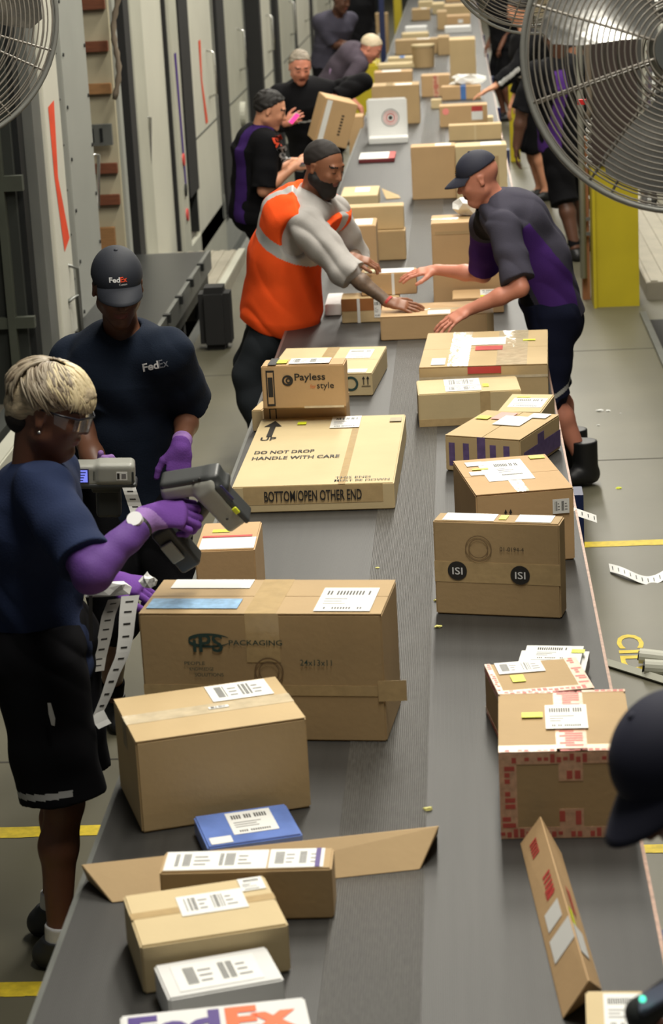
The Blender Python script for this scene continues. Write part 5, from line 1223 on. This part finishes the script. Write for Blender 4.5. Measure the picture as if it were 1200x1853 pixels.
c.top = dict(name='polo_shirt', mats=[GREYP], off=.022, sleeve=.45, soff=.028, hem=.08, collar=True); c.bottom = dict(name='trousers', mats=[BLK], e1=.99, off=.024)
c.extra = lambda s, o, base, surf, H, M, ell: link('towel', [V(x, y_, 21.82)-base for x, y_ in ((597, 124), (607, 126), (605, 140), (596, 138))], [[0, 1, 2, 3]], mat('pale_purple', (170, 140, 180), .8), o)
build_person(c)
# ---- dark-shirted man at the top
d = Person('man in a dark grey polo standing behind the bending man at the top edge'); d.h = .011
d.skin = SK_DD; d.lat = (-.9, -.45, 0); d.pelvis = V(596, 105, 24.5); d.neck = V(608, 28, 24.4); d.head = V(617, 2, 24.3); d.face = (.7, -.6, -.3); d.hs = 1.08; d.bulk = 1.2; d.base = (d.pelvis[0], 24.5, 0)
d.wrL = V(625, 78, 24.2); d.wrR = V(622, 84, 24.1); d.hdL = (1, 0, -.1); d.hdR = (1, 0, -.1); d.hair = dict(m=HBR, t=.003); d.top = dict(name='polo_shirt', mats=[CHAR], off=.024, sleeve=.47, soff=.03, hem=.1, collar=True); d.bottom = dict(name='trousers', mats=[BLK], e1=.99, off=.024)
build_person(d)
e = Person('person in a dark jacket by the big upright carton, mostly above the frame'); e.h = .012
e.skin = SK_DD; e.lat = (-1, -.1, 0); q = V(645, 15, 28.6); e.pelvis = A3(q[0], 28.6, .92); e.neck = A3(q[0]-.02, 28.6, 1.5); e.head = e.neck+A3(.03, -.03, .19); e.face = (.5, -.8, -.2); e.bulk = 1.2; e.hair = dict(m=HB)
e.top = dict(name='jacket', mats=[BLK], off=.03, sleeve=.96, soff=.028, hem=.1); e.bottom = dict(name='trousers', mats=[BLK], e1=.99, off=.024)
build_person(e)
# ---- right side background people
f = Person('person in a black jacket with white sleeve stripes reaching a hand onto a far carton'); f.h = .010
f.skin = SK_L; f.lat = (-.25, .95, 0); f.pelvis = A3(.72, 20.0, .93); f.neck = V(950, 62, 19.9); f.head = f.neck+A3(-.05, 0, .2); f.face = (-1, -.1, -.4); f.bulk = 1.2; f.base = (.75, 20, 0)
f.wrL = V(893, 158, 19.55); f.elL = (.6, -.5, -.4); f.hdL = (-.9, -.1, -.35); f.hnL = (-.2, 0, 1); f.hkL = dict(curl=.15, spread=1.6, thumb=1.); f.hsz = 1.1; f.hair = dict(m=HB)
def stripes(s, C, x, ff, t):
    mi = (np.abs(t-.42) < .018).astype(np.int32); S0, E, Wd = s.arms['L']; v = nrm(Wd-E); tt = (C-E)@v; q_ = (C-E)-np.outer(tt, v); r_ = np.linalg.norm(q_, axis=1); up = q_@nrm(A3(.1, -1, .35)); mi[(tt > -.02) & (r_ < .09) & (np.abs(q_@A3(0, 0, 1.)) < .016) & (q_@A3(0, -1, 0) > 0)] = 1
    mi[(r_ < .09) & (tt > -.02) & (np.abs(t-.42) < .018)] *= 1; return mi
f.top = dict(name='striped_jacket', mats=[BLK, REFL], off=.03, sleeve=.93, soff=.028, hem=.1, fn=stripes); f.bottom = dict(name='shorts', mats=[BLK], e1=.58, off=.03)
build_person(f)
g_ = Person('heavy-set person seen from behind in a black polo with purple sides and long black shorts'); g_.h = .008
g_.skin = SK_DD; g_.lat = (.75, .55, 0); g_.pelvis = A3(.80, 16.85, .93); g_.neck = A3(.74, 16.75, 1.46); g_.head = A3(.72, 16.72, 1.66); g_.face = (-.5, .8, -.3); g_.bulk = 1.42; g_.shw = .215; g_.arm = 1.25; g_.leg = 1.15; g_.base = (.8, 16.85, 0)
g_.wrL = V(925, 300, 16.6); g_.elL = (-1, -.3, 0); g_.hdL = (-.1, 0, -1); g_.hnL = (-1, 0, 0); g_.anR = A3(.93, 17.1, .085); g_.anL = A3(.83, 16.62, .085); g_.toeL = (-.3, .9, 0); g_.hair = dict(m=HB); g_.sock = .2; g_.sockm = BLK
g_.top = dict(name='polo_shirt', mats=[BLK, PUR], off=.026, sleeve=.5, soff=.03, hem=.08, collar=True, fn=lambda s, C, x, ff, t: ((x < -.12) & (x > -.20) & (t < .98)).astype(np.int32)); g_.bottom = dict(name='shorts', mats=[BLK], e1=.62, off=.035, flare=.03)
build_person(g_)
h_ = Person('person in a purple and black shirt facing the camera, seen through the large fan guard'); h_.h = .010
h_.skin = SK_M; h_.lat = (-1, -.1, 0); q = V(1040, 98, 18.6); h_.head = q; h_.neck = q-A3(0, -.05, .17); h_.pelvis = A3(q[0]+.02, 18.7, .9); h_.face = (0, -1, -.35); h_.anR = A3(q[0]-.02, 18.7, .085); h_.anL = A3(q[0]+.16, 18.8, .085); h_.hair = dict(m=HB, t=.012); h_.bulk = 1.05
h_.top = dict(name='shirt', mats=[BLK, PUR], off=.024, sleeve=.5, hem=.1, fn=lambda s, C, x, ff, t: ((t > .72)).astype(np.int32)); h_.bottom = dict(name='shorts', mats=[BLK], e1=.5, off=.03); h_.sock = .15; h_.sockm = BLK
build_person(h_)
i_ = Person('dark-clothed person far off at the top edge, right of the belt'); i_.h = .012
i_.skin = SK_D; i_.lat = (-.4, .9, 0); q = V(914, 60, 27); i_.pelvis = A3(q[0], 27, .93); i_.neck = A3(q[0]-.05, 27, 1.48); i_.head = i_.neck+A3(-.05, 0, .19); i_.face = (-1, 0, -.3); i_.bulk = 1.3; i_.hair = dict(m=HB)
i_.top = dict(name='shirt', mats=[BLK], off=.026, sleeve=.5, hem=.1); i_.bottom = dict(name='shorts', mats=[BLK], e1=.55, off=.03)
build_person(i_)
# ---- capped head at the lower right
k = Person('person in a dark blue cap leaning in at the lower right edge'); k.h = .006
k.skin = SK_D; k.lat = (.35, .94, 0); k.head = V(1236, 1402, 3.22); k.face = (-.62, -.42, -.66); k.headup = (-.3, 0, 1); k.hs = 1.0; k.neck = k.head+A3(.17, .10, -.11); k.pelvis = A3(.80, 3.62, .92); k.base = (.8, 3.6, 0); k.bend = (.02, 0, .05)
k.wrL = V(1300, 1890, 3.02); k.elL = (.8, 0, -.6); k.hdL = (-1, 0, .0); k.hnL = (0, -.8, .5); k.hkL = dict(curls=(.8, .9, .9, .9)); k.cap = dict(m=mat('cap_blue', (22, 24, 44), .8)); k.hair = dict(m=HB, t=.004, zf=.06); k.wrR = A3(.6, 4.0, .95)
k.top = dict(name='t_shirt', ncut=.2, mats=[DNAVY], off=.022, sleeve=.45, hem=.1); k.bottom = dict(name='shorts', mats=[BLK], e1=.5, off=.026)
k.anL = A3(.85, 3.4, .085); k.anR = A3(.85, 3.8, .085)
build_person(k)
# ------------------------------------------------------------ scanners
GS = mat('scanner_grey', (150, 150, 142), .4); GD = mat('scanner_dark', (52, 54, 54), .45); SCRN = mat('lit_screen', (120, 130, 235), .3, emit=.9); SFR = mat('screen_frame', (50, 46, 84), .35)
def frame(xd, yd): x = nrm(xd); y = np.array(yd, float); y = nrm(y-x*x.dot(y)); return np.stack([x, y, np.cross(x, y)], 1)
# young man's scanner: x = along body (image right), y = away from camera
c0 = V(192, 855, 6.66); Mx = frame((1, .1, -.06), (0, 1, .15))
o = tag(empty('hand_scanner', c0), 'grey label scanner with a lit blue screen held by the young man in the cap', 'scanner', None)
W_ = lambda x, y_, z: c0+Mx@A3(x, y_, z)
surf('scanner_body', [BX(W_(-.01, 0, .0), (.098, .032, .036), Mx, .014, .01), BX(W_(.03, -.004, .008), (.06, .034, .034), Mx, .014, .01)], .003, GS, o, off=c0)
surf('rubber_base', [BX(W_(-.005, 0, -.034), (.102, .034, .010), Mx, .008, .01), BX(W_(-.0, 0, -.048), (.045, .022, .014), Mx, .006, .012)], .003, GD, o, off=c0)
surf('handle', [BX(W_(.005, .02, -.10), (.040, .022, .06), Mx, .015, .01)], .004, GD, o, off=c0)
def sq(x0, x1, z0, z1, y_, m_, nm, par=o): return link(nm, [Mx@A3(x, yy, z) for yy in (y_, y_+.002) for x, z in ((x0, z0), (x1, z0), (x1, z1), (x0, z1))], [[0, 1, 2, 3], [0, 4, 5, 1], [1, 5, 6, 2], [2, 6, 7, 3], [3, 7, 4, 0]], m_, par)
sq(-.100, -.052, -.022, .026, -.034, SFR, 'screen_frame'); sc_ = sq(-.082, -.056, -.018, .022, -.0355, SCRN, 'screen')
for i in range(4): sq(-.079, -.070+.003*i, -.013+i*.009, -.010+i*.009, -.0362, SFR, 'screen_text')
for i in range(6): sq(-.038+i*.0035, -.0365+i*.0035, -.012, .018, -.0335, GD, 'speaker_slot')
sq(.034, .068, -.010, .018, -.0395, WHITE, 'label_window'); sq(.036, .044, -.006, .014, -.0402, INK, 'barcode'); sq(.050, .064, -.004, .012, -.0402, GINK, 'barcode'); sq(.082, .088, -.018, .018, -.0395, GD, 'slot')
strip('label_backing', [V(233+i*2.3, 881+i*7, 6.64-.004*math.sin(i)) for i in range(9)], Mx@A3(.021, 0, 0), WHITE, 'white label strip hanging from the young man\'s scanner', 'label strip', marks=2)
# woman's scanner
c1 = V(362, 915, 5.42); o = tag(empty('hand_scanner', c1), 'grey wraparound label scanner gripped in the woman\'s purple glove', 'scanner', None)
My = np.stack([A3(1, 0, 0), A3(0, 1, .25)/np.linalg.norm((0, 1, .25)), nrm(A3(0, -.25, 1))], 1)
def rot(M_, a): ca, sa = math.cos(a), math.sin(a); return np.stack([M_[:, 0]*ca+M_[:, 2]*sa, M_[:, 1], -M_[:, 0]*sa+M_[:, 2]*ca], 1)
R1 = rot(My, .14); R2 = rot(My, -.95); R3 = rot(My, -.95)
surf('scanner_body', [BX(V(343, 878, 5.42), (.072, .034, .020), R1, .012, .012), BX(V(385, 880, 5.42), (.034, .034, .026), R2, .012, .02), BX(V(402, 912, 5.42), (.068, .034, .030), R2, .012, .02)], .003, GS, o, off=c1)
surf('top_shell', [BX(V(345, 863, 5.42), (.078, .036, .012), R1, .010, .012), BX(V(395, 868, 5.42), (.030, .036, .011), rot(My, -.4), .010, .02), BX(V(421, 903, 5.42), (.066, .036, .008), R2, .007, .02)], .003, GD, o, off=c1)
surf('handle', [EC(V(372, 912, 5.43), V(335, 962, 5.43), .020, .022, k=.01)], .003, GD, o, off=c1)
surf('battery_base', [BX(V(320, 985, 5.43), (.070, .032, .030), rot(My, -1.02), .010, .012)], .003, GD, o, off=c1); 
surf('base_panel', [BX(V(312, 1000, 5.392), (.030, .004, .018), rot(My, -1.02), .003, .002)], .002, GS, o, off=c1)
surf('side_stripe', [BX(V(408, 893, 5.384), (.026, .003, .008), R2, .002, .002)], .002, SFR, o, off=c1); surf('side_stripe', [BX(V(427, 924, 5.384), (.010, .003, .007), R2, .002, .002)], .002, YEL, o, off=c1)
for px, py in ((350, 872), (361, 867), (411, 939)): surf('screw', [EL(V(px, py, 5.383), (.004, .003, .004))], .0015, INK, o, off=c1)
# third scanner, corner
c2 = V(1192, 1812, 3.02); o = tag(empty('hand_scanner', c2), 'dark scanner with a green light at the lower right corner', 'scanner', None)
surf('scanner_body', [EC(V(1160, 1835, 3.02), V(1215, 1795, 3.02), (.020, .024), (.022, .024), (0, 1, 0), .02), EC(V(1160, 1835, 3.02), V(1160, 1890, 3.02), .018, .016, k=.02)], .003, GD, o, off=c2)
surf('top_shell', [BX(V(1192, 1803, 3.0), (.035, .02, .006), rot(My, .62), .005, .005)], .003, mat('scanner_blue', (100, 106, 124), .35), o, off=c2)
surf('indicator_light', [EL(V(1163, 1808, 2.985), (.005, .005, .005))], .0015, mat('green_light', (80, 230, 190), .3, emit=2), o, off=c2)
# ------------------------------------------------------------ dangling labels in the woman's left hand
crumple('crumpled_labels', V(190, 1066, 5.62), (.07, .03, .03), WHITE, 'crumpled label backing bunched under the woman\'s left glove', 'label strip', seed=31)
crumple('crumpled_labels', V(268, 1052, 5.60), (.026, .02, .026), WHITE, 'crumpled white label held at the fingertips of the woman\'s left glove', 'label strip', seed=33)
def cur(pts, Y0, Y1, n=16):
    P = np.array(pts, float); t = np.linspace(0, len(P)-1, n); out = []
    for i in range(n):
        x = np.interp(t[i], range(len(P)), P[:, 0]); y_ = np.interp(t[i], range(len(P)), P[:, 1]); out.append(V(x, y_, Y0+(Y1-Y0)*i/(n-1)))
    return out
strip('label_backing', cur([(236, 1078), (231, 1110), (228, 1150), (222, 1185), (206, 1220), (192, 1260), (176, 1296)], 5.58, 5.50, 22), np.array([A3(.024*(1-.5*i/21), .004, 0) for i in range(22)]), WHITE, 'longest white label strip with black marks dangling from the woman\'s left hand', 'label strip', marks=2)
strip('label_backing', cur([(208, 1084), (196, 1115), (190, 1150), (180, 1190), (176, 1215)], 5.64, 5.60, 18), np.array([A3(.018, .006, 0)]*18), mat('label_grey', (176, 174, 168), .6), 'shorter greyish label strip dangling left of the longest one', 'label strip', marks=2)
strip('label_backing', cur([(176, 1290), (184, 1306), (190, 1314)], 5.50, 5.46, 5), A3(.018, .0, .008), WHITE, 'curled white end piece of label strip below the dangling strips', 'label strip')
strip('lanyard_strap', cur([(164, 1078), (164, 1120), (165, 1160)], 5.50, 5.50, 6), A3(.005, 0, 0), INK, 'black strap hanging from the woman\'s waist', 'strap')
